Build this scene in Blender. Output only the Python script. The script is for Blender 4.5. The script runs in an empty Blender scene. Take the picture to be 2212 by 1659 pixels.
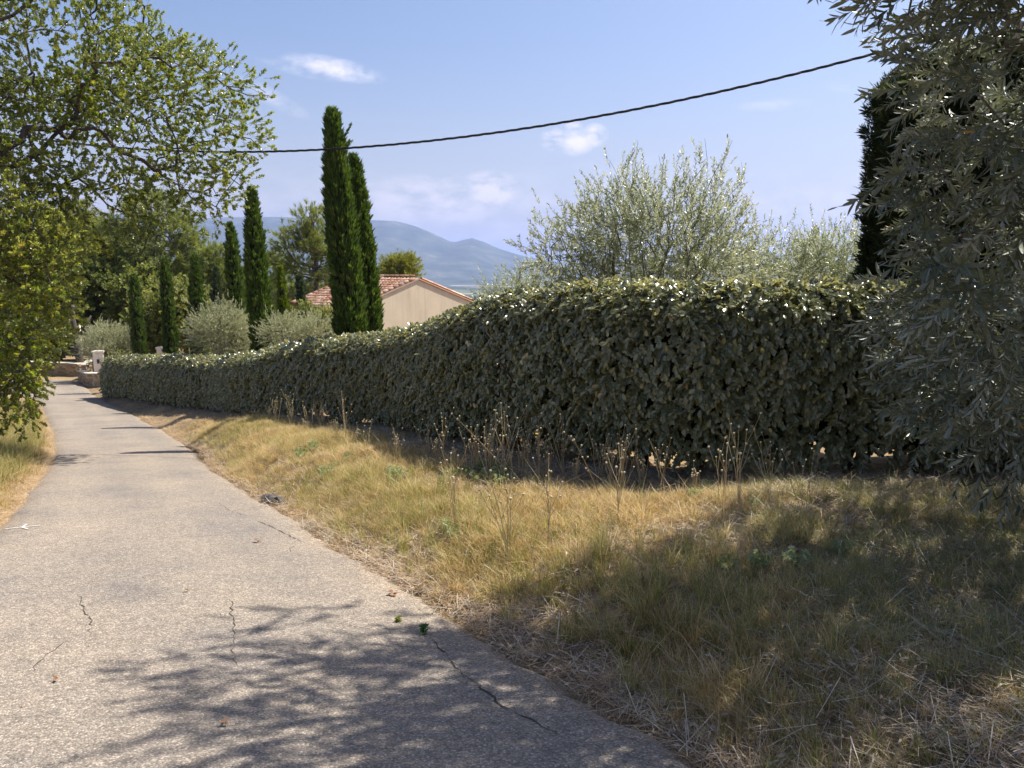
import bpy, math, random
import numpy as np
from mathutils import Vector, Matrix, noise as mnoise
S = bpy.context.scene
COL = S.collection
RNG = np.random.default_rng(11)
rad = math.radians

# ------------------------------------------------------------------ camera, sky, sun, exposure
PITCH = math.atan((829.5 - 588) / 1661.0)
EYE = 1.6
cam = bpy.data.cameras.new('camera')
cam.sensor_width = 36.0
cam.lens = 36.0 * 1661 / 2212
cam.clip_start = 0.05
cam.clip_end = 60000
camo = bpy.data.objects.new('camera', cam)
COL.objects.link(camo)
camo.location = (0, 0, EYE)
camo.rotation_euler = (math.pi / 2 - PITCH, 0, 0)
S.camera = camo

SUN_EL, SUN_AZ = rad(58), rad(29)          # azimuth measured from +X towards +Y
sd = Vector((math.cos(SUN_EL) * math.cos(SUN_AZ), math.cos(SUN_EL) * math.sin(SUN_AZ), math.sin(SUN_EL)))
sun = bpy.data.lights.new('sun', 'SUN')
sun.energy = 5.0
sun.angle = rad(0.53)
sun.color = (1.0, 0.93, 0.82)
suno = bpy.data.objects.new('sun', sun)
COL.objects.link(suno)
suno.rotation_euler = sd.to_track_quat('Z', 'Y').to_euler()
suno.location = (20, 5, 40)

W = bpy.data.worlds.new('World')
S.world = W
W.use_nodes = True
SKY_STRENGTH = 0.080


def ray(px, py):
    """viewing direction through a point of the photograph, scaled to a forward (Y) run of 1"""
    a = (px - 1106) / 1661.0
    b = (829.5 - py) / 1661.0
    c, s = math.cos(PITCH), math.sin(PITCH)
    d = np.array([a, c + b * s, -s + b * c])
    return d / d[1]


def at(px, py, Y):
    d = ray(px, py)
    return np.array([d[0] * Y, Y, EYE + d[2] * Y])


def world_nodes():
    nt = W.node_tree
    N, L = nt.nodes, nt.links
    N.clear()
    out = N.new('ShaderNodeOutputWorld')
    bg = N.new('ShaderNodeBackground')
    bg.inputs['Strength'].default_value = SKY_STRENGTH
    sky = N.new('ShaderNodeTexSky')
    sky.sky_type = 'NISHITA'
    sky.sun_disc = False
    sky.sun_elevation = SUN_EL
    sky.sun_rotation = math.pi / 2 - SUN_AZ
    sky.altitude = 200
    sky.air_density = 1.0
    sky.dust_density = 2.6
    sky.ozone_density = 2.6
    tc = N.new('ShaderNodeTexCoord')
    nz = N.new('ShaderNodeTexNoise')
    nz.inputs['Scale'].default_value = 22
    nz.inputs['Detail'].default_value = 9
    nz.inputs['Roughness'].default_value = 0.62
    mp = N.new('ShaderNodeMapping')
    mp.inputs['Scale'].default_value = (1, 1, 2.2)
    L.new(tc.outputs['Generated'], mp.inputs['Vector'])
    L.new(mp.outputs[0], nz.inputs['Vector'])
    # each cloud is a soft bank round a direction: (direction, width, height, tilt, strength)
    clouds = [((722, 148), .042, .009, -.14, .85), ((590, 212), .032, .007, -.45, .35), ((640, 150), .035, .005, -.2, .35),
              ((1195, 302), .012, .010, 0, 1.3), ((1245, 305), .018, .012, .1, 1.1), ((1285, 292), .012, .010, 0, 1.2), ((1240, 272), .008, .004, 0, 1),
              ((1058, 416), .030, .019, 0, 1.5), ((940, 440), .085, .026, 0, .95), ((1420, 410), .10, .03, 0, .3),
              ((1680, 445), .14, .022, 0, .6), ((1810, 432), .05, .012, 0, .35), ((1672, 226), .030, .005, 0, .3),
              ((1822, 188), .015, .004, -.2, .3), ((1150, 470), .12, .03, 0, .3), ((1100, 560), .9, .075, 0, .55), ((1500, 520), .5, .05, 0, .4)]
    total = None
    for (px, py), w, h, tilt, st in clouds:
        d = Vector(ray(px, py)).normalized()
        r = Vector((0, 0, 1)).cross(d).normalized() * -1
        u = d.cross(r) * -1
        if u.z < 0:
            u = -u
        r2 = (r * math.cos(tilt) + u * math.sin(tilt)) / w
        u2 = (u * math.cos(tilt) - r * math.sin(tilt)) / h
        sub = N.new('ShaderNodeVectorMath'); sub.operation = 'SUBTRACT'
        nrm = N.new('ShaderNodeVectorMath'); nrm.operation = 'NORMALIZE'
        L.new(tc.outputs['Generated'], nrm.inputs[0])
        L.new(nrm.outputs[0], sub.inputs[0])
        sub.inputs[1].default_value = d
        q = []
        for v in (r2, u2):
            dt = N.new('ShaderNodeVectorMath'); dt.operation = 'DOT_PRODUCT'
            L.new(sub.outputs[0], dt.inputs[0]); dt.inputs[1].default_value = v
            p = N.new('ShaderNodeMath'); p.operation = 'MULTIPLY'
            L.new(dt.outputs['Value'], p.inputs[0]); L.new(dt.outputs['Value'], p.inputs[1])
            q.append(p)
        ad = N.new('ShaderNodeMath'); ad.operation = 'ADD'
        L.new(q[0].outputs[0], ad.inputs[0]); L.new(q[1].outputs[0], ad.inputs[1])
        mr = N.new('ShaderNodeMapRange')
        mr.inputs['From Min'].default_value = 2.4; mr.inputs['From Max'].default_value = 0.0
        mr.inputs['To Min'].default_value = 0.0; mr.inputs['To Max'].default_value = st
        L.new(ad.outputs[0], mr.inputs['Value'])
        if total is None:
            total = mr
        else:
            mx = N.new('ShaderNodeMath'); mx.operation = 'MAXIMUM'
            L.new(total.outputs[0], mx.inputs[0]); L.new(mr.outputs[0], mx.inputs[1])
            total = mx
    # erode with noise
    nm = N.new('ShaderNodeMapRange')
    nm.inputs['From Min'].default_value = 0.40; nm.inputs['From Max'].default_value = 0.62
    L.new(nz.outputs['Fac'], nm.inputs['Value'])
    pr = N.new('ShaderNodeMath'); pr.operation = 'MULTIPLY'
    L.new(total.outputs[0], pr.inputs[0]); L.new(nm.outputs[0], pr.inputs[1])
    mixc = N.new('ShaderNodeMix'); mixc.data_type = 'RGBA'
    L.new(pr.outputs[0], mixc.inputs[0])
    tint = N.new('ShaderNodeMix'); tint.data_type = 'RGBA'; tint.blend_type = 'MULTIPLY'
    tint.inputs[0].default_value = 1.0; tint.inputs[7].default_value = (.93, .935, .965, 1)
    L.new(sky.outputs[0], tint.inputs[6])
    L.new(tint.outputs[2], mixc.inputs[6])
    mixc.inputs[7].default_value = (8.0, 7.6, 7.9, 1)
    sp = N.new('ShaderNodeSeparateXYZ'); nn = N.new('ShaderNodeVectorMath'); nn.operation = 'NORMALIZE'
    L.new(tc.outputs['Generated'], nn.inputs[0]); L.new(nn.outputs[0], sp.inputs[0])
    hz = N.new('ShaderNodeMapRange'); hz.interpolation_type = 'SMOOTHSTEP'
    hz.inputs['From Min'].default_value = 0.30; hz.inputs['From Max'].default_value = -0.02
    hz.inputs['To Min'].default_value = 0.0; hz.inputs['To Max'].default_value = 0.65
    L.new(sp.outputs['Z'], hz.inputs['Value'])
    low = N.new('ShaderNodeMix'); low.data_type = 'RGBA'
    L.new(hz.outputs[0], low.inputs[0]); L.new(mixc.outputs[2], low.inputs[6]); low.inputs[7].default_value = (4.9, 4.4, 3.6, 1)
    L.new(low.outputs[2], bg.inputs['Color'])
    L.new(bg.outputs[0], out.inputs['Surface'])


world_nodes()
S.view_settings.view_transform = 'Standard'
S.view_settings.look = 'None'
S.view_settings.exposure = 0.98
S.view_settings.gamma = 1.0
S.view_settings.use_curve_mapping = False
S.render.engine = 'CYCLES'
cy = S.cycles
cy.max_bounces = 6
cy.diffuse_bounces = 4
cy.glossy_bounces = 2
cy.transmission_bounces = 4
cy.transparent_max_bounces = 4
cy.volume_bounces = 1
cy.use_denoising = True
cy.caustics_reflective = False
cy.caustics_refractive = False
cy.sample_clamp_indirect = 6


# ------------------------------------------------------------------ tagging
def tag(o, label=None, cat=None, group=None, kind=None):
    if label: o['label'] = label
    if cat: o['category'] = cat
    if group: o['group'] = group
    if kind: o['kind'] = kind
    return o


def empty(name, loc=(0, 0, 0), rz=0, **k):
    o = bpy.data.objects.new(name, None)
    o.empty_display_size = 0.2
    COL.objects.link(o)
    o.location = loc
    o.rotation_euler = (0, 0, rz)
    return tag(o, **k)


def mesh_from(name, V, F, mats, parent=None, smooth=False, mi=None, attrs=None, link=True, **k):
    me = bpy.data.meshes.new(name)
    V = np.asarray(V, dtype=np.float64)
    if isinstance(F, np.ndarray) and F.ndim == 2:
        me.vertices.add(len(V)); me.vertices.foreach_set('co', V.astype(np.float32).ravel())
        n, s = F.shape
        me.loops.add(n * s); me.loops.foreach_set('vertex_index', F.astype(np.int32).ravel())
        me.polygons.add(n)
        me.polygons.foreach_set('loop_start', (np.arange(n) * s).astype(np.int32))
        me.polygons.foreach_set('loop_total', np.full(n, s, np.int32))
        me.update(calc_edges=True)
    else:
        me.from_pydata([tuple(v) for v in V], [], [tuple(f) for f in F])
    for m in (mats if isinstance(mats, (list, tuple)) else [mats]):
        me.materials.append(m)
    if mi is not None:
        me.polygons.foreach_set('material_index', np.asarray(mi, np.int32))
    me.polygons.foreach_set('use_smooth', np.full(len(me.polygons), smooth, bool))
    if attrs:
        for an, av in attrs.items():
            a = me.attributes.new(an, 'FLOAT', 'POINT'); a.data.foreach_set('value', np.asarray(av, np.float32))
    me.update()
    o = bpy.data.objects.new(name, me)
    if link: COL.objects.link(o)
    if parent is not None: o.parent = parent
    return tag(o, **k)


def share(name, me, parent=None, loc=(0, 0, 0), rot=(0, 0, 0), scl=(1, 1, 1), **k):
    o = bpy.data.objects.new(name, me)
    COL.objects.link(o)
    if parent is not None: o.parent = parent
    o.location = loc; o.rotation_euler = rot; o.scale = scl
    return tag(o, **k)


class MB:
    """collects vertices and faces of one mesh"""
    def __init__(s): s.v = []; s.f = []
    def add(s, V, F):
        n = len(s.v); s.v += [tuple(x) for x in V]; s.f += [tuple(i + n for i in f) for f in F]
    def box(s, x0, x1, y0, y1, z0, z1, M=None):
        V = [(x, y, z) for z in (z0, z1) for y in (y0, y1) for x in (x0, x1)]
        if M is not None: V = [tuple(M @ Vector(v)) for v in V]
        s.add(V, [(0, 2, 3, 1), (4, 5, 7, 6), (0, 1, 5, 4), (2, 6, 7, 3), (0, 4, 6, 2), (1, 3, 7, 5)])
    def tube(s, P, R, n=6, cap=True):
        P = [Vector(p) for p in P]
        if not hasattr(R, '__len__'): R = [R] * len(P)
        V = []; F = []
        ref = Vector((0.31, 0.17, 0.93))
        for i, p in enumerate(P):
            t = (P[min(i + 1, len(P) - 1)] - P[max(i - 1, 0)]).normalized()
            a = t.cross(ref)
            if a.length < .05: a = t.cross(Vector((1, 0, 0)))
            a.normalize(); b = t.cross(a)
            for k in range(n):
                an = 2 * math.pi * k / n
                V.append(p + (a * math.cos(an) + b * math.sin(an)) * R[i])
        for i in range(len(P) - 1):
            for k in range(n):
                k2 = (k + 1) % n
                F.append((i * n + k, i * n + k2, (i + 1) * n + k2, (i + 1) * n + k))
        if cap:
            F.append(tuple(range(n))[::-1]); F.append(tuple((len(P) - 1) * n + k for k in range(n)))
        s.add(V, F)
    def build(s, name, mat, parent=None, smooth=False, **k):
        return mesh_from(name, s.v, s.f, mat, parent, smooth, **k)


# ------------------------------------------------------------------ materials
def mat_new(name):
    m = bpy.data.materials.new(name)
    m.use_nodes = True
    return m, m.node_tree.nodes, m.node_tree.links, m.node_tree.nodes['Principled BSDF']


def ramp(N, stops, interp='LINEAR'):
    r = N.new('ShaderNodeValToRGB')
    r.color_ramp.interpolation = interp
    e = r.color_ramp.elements
    while len(e) > 1: e.remove(e[-1])
    e[0].position = stops[0][0]; e[0].color = (*stops[0][1], 1)
    for p, c in stops[1:]:
        x = e.new(p); x.color = (*c, 1)
    return r


def noise_tex(N, L, scale, detail=4, rough=0.55, vec=None, dist=0.0):
    n = N.new('ShaderNodeTexNoise')
    n.inputs['Scale'].default_value = scale
    n.inputs['Detail'].default_value = detail
    n.inputs['Roughness'].default_value = rough
    n.inputs['Distortion'].default_value = dist
    if vec is not None: L.new(vec, n.inputs['Vector'])
    return n


def mixrgb(N, L, fac, a, b, mode='MIX'):
    m = N.new('ShaderNodeMix'); m.data_type = 'RGBA'; m.blend_type = mode
    for s, x in ((0, fac), (6, a), (7, b)):
        if isinstance(x, (int, float)): m.inputs[s].default_value = x
        elif isinstance(x, tuple): m.inputs[s].default_value = (*x, 1)
        else: L.new(x, m.inputs[s])
    return m.outputs[2]


def leafmat(name, cols, back=None, rough=0.45, trans=0.3, tcol=None, spec=0.5, wi=0.5):
    """leaf: colour varies per twig (object random) and per leaf (attribute v); light passes through"""
    m, N, L, P = mat_new(name)
    oi = N.new('ShaderNodeObjectInfo')
    at_ = N.new('ShaderNodeAttribute'); at_.attribute_name = 'v'
    ad = N.new('ShaderNodeMath'); ad.operation = 'MULTIPLY_ADD'
    L.new(oi.outputs['Random'], ad.inputs[0]); ad.inputs[1].default_value = wi
    hv = N.new('ShaderNodeMath'); hv.operation = 'MULTIPLY'; hv.inputs[1].default_value = 1 - wi
    L.new(at_.outputs['Fac'], hv.inputs[0]); L.new(hv.outputs[0], ad.inputs[2])
    r = ramp(N, cols)
    L.new(ad.outputs[0], r.inputs[0])
    col = r.outputs[0]
    if back is not None:
        g = N.new('ShaderNodeNewGeometry')
        col = mixrgb(N, L, g.outputs['Backfacing'], col, back)
    L.new(col, P.inputs['Base Color'])
    P.inputs['Roughness'].default_value = rough
    P.inputs['Specular IOR Level'].default_value = spec
    tr = N.new('ShaderNodeBsdfTranslucent')
    tc = mixrgb(N, L, 1.0, col, tcol or (1.6, 1.7, 0.6), 'MULTIPLY')
    L.new(tc, tr.inputs['Color'])
    mx = N.new('ShaderNodeMixShader'); mx.inputs[0].default_value = trans
    L.new(P.outputs[0], mx.inputs[1]); L.new(tr.outputs[0], mx.inputs[2])
    L.new(mx.outputs[0], N['Material Output'].inputs['Surface'])
    return m


def barkmat(name, c1, c2, scale=14):
    m, N, L, P = mat_new(name)
    tc = N.new('ShaderNodeTexCoord')
    n = noise_tex(N, L, scale, 6, 0.65, tc.outputs['Object'])
    r = ramp(N, [(0.3, c1), (0.7, c2)])
    L.new(n.outputs['Fac'], r.inputs[0]); L.new(r.outputs[0], P.inputs['Base Color'])
    P.inputs['Roughness'].default_value = 0.9
    b = N.new('ShaderNodeBump'); b.inputs['Strength'].default_value = 0.6; b.inputs['Distance'].default_value = 0.02
    L.new(n.outputs['Fac'], b.inputs['Height']); L.new(b.outputs[0], P.inputs['Normal'])
    return m


def simple(name, c, rough=0.8, var=0.15, scale=6, bump=0.0, spec=0.3, metallic=0.0):
    m, N, L, P = mat_new(name)
    tc = N.new('ShaderNodeTexCoord')
    n = noise_tex(N, L, scale, 6, 0.6, tc.outputs['Object'])
    lo = tuple(x * (1 - var) for x in c); hi = tuple(min(1, x * (1 + var)) for x in c)
    r = ramp(N, [(0.3, lo), (0.7, hi)])
    L.new(n.outputs['Fac'], r.inputs[0]); L.new(r.outputs[0], P.inputs['Base Color'])
    P.inputs['Roughness'].default_value = rough
    P.inputs['Specular IOR Level'].default_value = spec
    P.inputs['Metallic'].default_value = metallic
    if bump:
        b = N.new('ShaderNodeBump'); b.inputs['Strength'].default_value = bump; b.inputs['Distance'].default_value = 0.01
        L.new(n.outputs['Fac'], b.inputs['Height']); L.new(b.outputs[0], P.inputs['Normal'])
    return m


# ------------------------------------------------------------------ lie of the land
PY = np.array([-40, 0, 18, 26, 33, 40, 50, 70, 100], float)
PZ = np.array([4.6, 0, -2.60, -3.58, -4.25, -4.74, -5.12, -5.5, -6.6], float)


def P_(Y):
    """height of the lane (a function of Y only), eased"""
    Y = np.asarray(Y, float)
    return (np.interp(Y - 1.5, PY, PZ) + np.interp(Y, PY, PZ) + np.interp(Y + 1.5, PY, PZ)) / 3


def ground_px(px, py):
    d = ray(px, py)
    Y = 1.0
    for _ in range(4000):
        if EYE + d[2] * Y < P_(Y): break
        Y += 0.02
    return d[0] * Y, Y


_R = [(1560, 1659), (1438, 1593), (1317, 1538), (1207, 1450), (1043, 1359), (924, 1295), (825, 1234), (726, 1180), (627, 1109),
      (567, 1081), (464, 1017), (424, 974), (395, 955), (350, 927), (280, 890), (235, 868), (200, 850)]
_L = [(0, 1127), (26, 1098), (93, 1019), (115, 981), (108, 930), (95, 890), (80, 862)]
Rp = sorted([ground_px(*p) for p in _R], key=lambda q: q[1])
Lp = sorted([ground_px(*p) for p in _L], key=lambda q: q[1])
# continue both edges behind the camera and round the far bend
(rx0, ry0), (rx1, ry1) = Rp[0], Rp[4]
sR = (rx1 - rx0) / (ry1 - ry0)
RX = np.array([rx0 - sR * 0.6 * (ry0 + 14)] + [p[0] for p in Rp] + [-24.6, -27.2])
RY = np.array([-14.0] + [p[1] for p in Rp] + [44.0, 47.5])
lx0, ly0 = Lp[0]
LX = np.array([RX[0] - 3.9, np.interp(2.0, RY, RX) - 3.9, np.interp(6, RY, RX) - 3.85] + [p[0] for p in Lp] + [-28.5, -38.0])
LY = np.array([-14.0, 2.0, 6.0] + [p[1] for p in Lp] + [42.0, 47.5])


def RXf(Y):
    return (np.interp(Y - .5, RY, RX) + np.interp(Y, RY, RX) + np.interp(Y + .5, RY, RX)) / 3


def LXf(Y):
    return (np.interp(Y - .5, LY, LX) + np.interp(Y, LY, LX) + np.interp(Y + .5, LY, LX)) / 3


# hedge front foot: (image x, base row, top row, distance)
H = [(2350, 1060, 600, 7.7), (1900, 1045, 600, 7.5), (1700, 1040, 600, 7.6), (1500, 1035, 600, 7.8), (1350, 1020, 600, 8.2), (1200, 995, 602, 8.9),
     (1000, 957, 632, 10.6), (900, 940, 678, 12.4), (800, 924, 708, 15), (700, 912, 722, 17.4), (600, 902, 733, 20.0), (520, 896, 758, 23.2), (450, 888, 768, 27), (330, 870, 765, 31.5),
     (224, 852, 767, 37.5)]
HF = np.array([at(a, b, d) for a, b, t, d in H])                     # foot points, x y z
HF = np.vstack([[9.5, 8.6, -0.3], [7.5, 8.0, -0.40], HF])
HT = np.array([0, 0] + [at(a, t, d + 0.75)[2] - .10 for a, b, t, d in H])  # top heights
HT[0] = HT[1] = HT[2]
_o = np.argsort(HF[:, 1])
# hedge as function of Y is only single valued for Y > 8; distance from road to hedge
HYs = np.array([0.0, 4.0, 6.5, 7.6] + list(HF[5:, 1]))
HXs = np.array([4.5, 4.0, 3.6, 3.0] + list(HF[5:, 0]))
HB = np.array([0.45, 0.5, 0.6, 0.66] + [z - float(P_(y)) for x, y, z in HF[5:]])


def sstep(t):
    t = np.clip(t, 0, 1)
    return t * t * (3 - 2 * t)


def vnoise(X, Y, s, seed=0):
    """cheap smooth value noise"""
    r = np.random.default_rng(seed)
    T = r.random((64, 64))
    x = np.asarray(X) * s + 1000; y = np.asarray(Y) * s + 1000
    xi = np.floor(x).astype(int); yi = np.floor(y).astype(int)
    fx = sstep(x - xi); fy = sstep(y - yi)
    a = T[xi % 64, yi % 64]; b = T[(xi + 1) % 64, yi % 64]; c = T[xi % 64, (yi + 1) % 64]; d = T[(xi + 1) % 64, (yi + 1) % 64]
    return (a * (1 - fx) + b * fx) * (1 - fy) + (c * (1 - fx) + d * fx) * fy


def near_z(X, Y):
    p = P_(Y)
    rx = RXf(Y); lx = LXf(Y)
    dr = (X - rx) * 0.88
    dl = (lx - X) * 0.88
    hx = np.interp(Y, HYs, HXs); hb = np.interp(Y, HYs, HB)
    wid = np.maximum((hx - rx) * 0.88, 0.6)
    fade = 1 - sstep((Y - 38) / 8)
    bank = hb * (0.45 * sstep(dr / np.minimum(wid, 0.9)) + 0.55 * sstep(dr / wid)) * fade
    bank = bank + 0.22 * np.exp(-((X + 6.3) ** 2 / 1.2 + (Y - 17.2) ** 2 / 5.5))
    bump = (vnoise(X, Y, 1.1, 3) - .5) * .16 + (vnoise(X, Y, 3.1, 4) - .5) * .06
    right = bank + bump * sstep(dr / 0.7)
    # garden falls gently behind the hedge, level with its foot
    left = (0.35 * sstep(dl / 2.5) + 0.05 * np.clip(dl, 0, 12)) + bump * sstep(dl / .8)
    z = p + np.where(dr > 0, right, np.where(dl > 0, left, -0.0))
    inside = (dr < 0.06) & (dl < 0.06) & (Y < 47)
    m = np.minimum(np.clip((0.06 - dr) / .1, 0, 1), np.clip((0.06 - dl) / .1, 0, 1))
    return z - np.where(inside, 0.06 * m, 0)


VR = np.array([0, 80, 300, 1000, 3000, 60000], float)
VZ = np.array([-6, -7, -32, -92, -122, -124], float)


def ground_z(X, Y):
    X = np.asarray(X, float); Y = np.asarray(Y, float)
    r = np.hypot(X, Y)
    w = sstep((r - 70) / 60)
    far = np.interp(r, VR, VZ) + (vnoise(X, Y, 0.004, 8) - .5) * np.clip((r - 120) * .05, 0, 26)
    return near_z(X, Y) * (1 - w) + far * w


def gz(x, y):
    return float(ground_z(np.array([x]), np.array([y]))[0])


# ------------------------------------------------------------------ setting materials
def ground_material():
    m, N, L, P = mat_new('dry_soil')
    tc = N.new('ShaderNodeTexCoord')
    v = tc.outputs['Object']
    n1 = noise_tex(N, L, 0.55, 5, 0.6, v)
    n2 = noise_tex(N, L, 9, 8, 0.7, v)
    n3 = noise_tex(N, L, 60, 4, 0.7, v)
    r1 = ramp(N, [(0.3, (0.17, 0.13, 0.085)), (0.5, (0.26, 0.20, 0.13)), (0.7, (0.36, 0.28, 0.185))])
    r2 = ramp(N, [(0.25, (0.35, 0.32, 0.28)), (0.5, (0.9, 0.86, 0.8)), (0.75, (1.35, 1.25, 1.1))])
    L.new(n1.outputs['Fac'], r1.inputs[0]); L.new(n2.outputs['Fac'], r2.inputs[0])
    c = mixrgb(N, L, 1.0, r1.outputs[0], r2.outputs[0], 'MULTIPLY')
    r3 = ramp(N, [(0.35, (0.6, 0.6, 0.6)), (0.65, (1.25, 1.22, 1.15))])
    L.new(n3.outputs['Fac'], r3.inputs[0])
    c = mixrgb(N, L, 0.8, c, r3.outputs[0], 'MULTIPLY')
    # far valley: woods and fields
    sep = N.new('ShaderNodeVectorMath'); sep.operation = 'LENGTH'
    L.new(v, sep.inputs[0])
    mr = N.new('ShaderNodeMapRange'); mr.inputs['From Min'].default_value = 90; mr.inputs['From Max'].default_value = 260
    L.new(sep.outputs['Value'], mr.inputs['Value'])
    vo = N.new('ShaderNodeTexVoronoi'); vo.inputs['Scale'].default_value = 0.0032
    ns = noise_tex(N, L, 0.002, 3, .5, v)
    L.new(v, vo.inputs['Vector'])
    sc = N.new('ShaderNodeSeparateColor'); L.new(vo.outputs['Color'], sc.inputs[0])
    fr = ramp(N, [(0.0, (0.035, 0.055, 0.02)), (0.5, (0.05, 0.075, 0.03)), (0.62, (0.12, 0.15, 0.06)), (0.75, (0.30, 0.26, 0.15)), (0.86, (0.42, 0.35, 0.23)), (0.95, (0.1, 0.14, 0.05))], 'CONSTANT')
    L.new(sc.outputs[0], fr.inputs[0])
    n4 = noise_tex(N, L, 0.03, 8, 0.7, v)
    r4 = ramp(N, [(0.4, (0.5, 0.5, 0.5)), (0.6, (1.2, 1.2, 1.2))]); L.new(n4.outputs['Fac'], r4.inputs[0])
    fc = mixrgb(N, L, 1.0, fr.outputs[0], r4.outputs[0], 'MULTIPLY')
    c = mixrgb(N, L, mr.outputs[0], c, fc)
    L.new(c, P.inputs['Base Color'])
    P.inputs['Roughness'].default_value = 0.95; P.inputs['Specular IOR Level'].default_value = 0.1
    b = N.new('ShaderNodeBump'); b.inputs['Strength'].default_value = 0.7; b.inputs['Distance'].default_value = 0.02
    L.new(n2.outputs['Fac'], b.inputs['Height']); L.new(b.outputs[0], P.inputs['Normal'])
    return m


def road_material():
    m, N, L, P = mat_new('worn_chip_seal')
    tc = N.new('ShaderNodeTexCoord'); v = tc.outputs['Object']
    vo = N.new('ShaderNodeTexVoronoi'); vo.inputs['Scale'].default_value = 95; L.new(v, vo.inputs['Vector'])
    sc = N.new('ShaderNodeSeparateColor'); L.new(vo.outputs['Color'], sc.inputs[0])
    st = ramp(N, [(0.0, (0.175, 0.158, 0.14)), (0.25, (0.23, 0.206, 0.18)), (0.6, (0.275, 0.245, 0.21)), (0.85, (0.335, 0.298, 0.253)), (1.0, (0.46, 0.41, 0.35))])
    L.new(sc.outputs[0], st.inputs[0])
    gap = ramp(N, [(0.0, (1.12, 1.12, 1.12)), (0.45, (1, 1, 1)), (0.8, (0.66, 0.65, 0.65))])
    L.new(vo.outputs['Distance'], gap.inputs[0])
    mul = N.new('ShaderNodeMath'); mul.operation = 'MULTIPLY'; mul.inputs[1].default_value = 1.15
    L.new(vo.outputs['Distance'], mul.inputs[0]); L.new(mul.outputs[0], gap.inputs[0])
    c = mixrgb(N, L, 1.0, st.outputs[0], gap.outputs[0], 'MULTIPLY')
    n = noise_tex(N, L, 0.7, 6, 0.6, v)
    r = ramp(N, [(0.3, (0.80, 0.80, 0.83)), (0.5, (1.0, 0.97, 0.93)), (0.7, (1.16, 1.10, 1.02))]); L.new(n.outputs['Fac'], r.inputs[0])
    c = mixrgb(N, L, 1.0, c, r.outputs[0], 'MULTIPLY')
    n2 = noise_tex(N, L, 14, 6, 0.7, v)
    r2 = ramp(N, [(0.35, (0.84, 0.84, 0.84)), (0.65, (1.1, 1.1, 1.1))]); L.new(n2.outputs['Fac'], r2.inputs[0])
    c = mixrgb(N, L, 1.0, c, r2.outputs[0], 'MULTIPLY')
    # dark binder patches along the right edge and in streaks
    n5 = noise_tex(N, L, 2.2, 5, 0.65, v, 0.6)
    r5 = ramp(N, [(0.55, (1, 1, 1)), (0.72, (0.82, 0.83, 0.86))]); L.new(n5.outputs['Fac'], r5.inputs[0])
    c = mixrgb(N, L, 1.0, c, r5.outputs[0], 'MULTIPLY')
    at2 = N.new('ShaderNodeAttribute'); at2.attribute_name = 'across'
    wv = N.new('ShaderNodeMapRange'); wv.inputs['From Min'].default_value = 0; wv.inputs['From Max'].default_value = 1
    tr = ramp(N, [(0.0, (1.06, .98, .90)), (0.07, (.96, .95, .94)), (0.22, (1.05, 1.04, 1.03)), (0.42, (.93, .935, .95)), (0.62, (1.06, 1.05, 1.03)), (0.8, (.93, .935, .95)), (0.92, (1.0, .99, .98)), (1.0, (1.10, 1.04, .96))])
    jn = noise_tex(N, L, 0.9, 4, .6, v); jj = N.new('ShaderNodeMath'); jj.operation = 'MULTIPLY_ADD'
    L.new(jn.outputs['Fac'], jj.inputs[0]); jj.inputs[1].default_value = .22; L.new(at2.outputs['Fac'], jj.inputs[2])
    jk = N.new('ShaderNodeMath'); jk.operation = 'SUBTRACT'; L.new(jj.outputs[0], jk.inputs[0]); jk.inputs[1].default_value = .11
    L.new(jk.outputs[0], tr.inputs[0])
    c = mixrgb(N, L, 1.0, c, tr.outputs[0], 'MULTIPLY')
    # old dark stains
    n6 = noise_tex(N, L, 1.1, 3, .5, v, 1.2)
    r6 = ramp(N, [(0.64, (1, 1, 1)), (0.74, (.86, .86, .88))]); L.new(n6.outputs['Fac'], r6.inputs[0])
    c = mixrgb(N, L, 1.0, c, r6.outputs[0], 'MULTIPLY')
    L.new(c, P.inputs['Base Color'])
    P.inputs['Roughness'].default_value = 0.85; P.inputs['Specular IOR Level'].default_value = 0.25
    b = N.new('ShaderNodeBump'); b.inputs['Strength'].default_value = 0.75; b.inputs['Distance'].default_value = 0.006; b.invert = True
    L.new(vo.outputs['Distance'], b.inputs['Height']); L.new(b.outputs[0], P.inputs['Normal'])
    return m


def mountain_material():
    m, N, L, P = mat_new('wooded_mountain')
    tc = N.new('ShaderNodeTexCoord'); v = tc.outputs['Object']
    n = noise_tex(N, L, 0.003, 10, 0.72, v)
    r = ramp(N, [(0.3, (0.02, 0.03, 0.015)), (0.5, (0.06, 0.08, 0.04)), (0.62, (0.10, 0.11, 0.07)), (0.70, (0.4, 0.37, 0.32))])
    L.new(n.outputs['Fac'], r.inputs[0]); L.new(r.outputs[0], P.inputs['Base Color'])
    P.inputs['Roughness'].default_value = 1.0; P.inputs['Specular IOR Level'].default_value = 0.0
    return m


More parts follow.
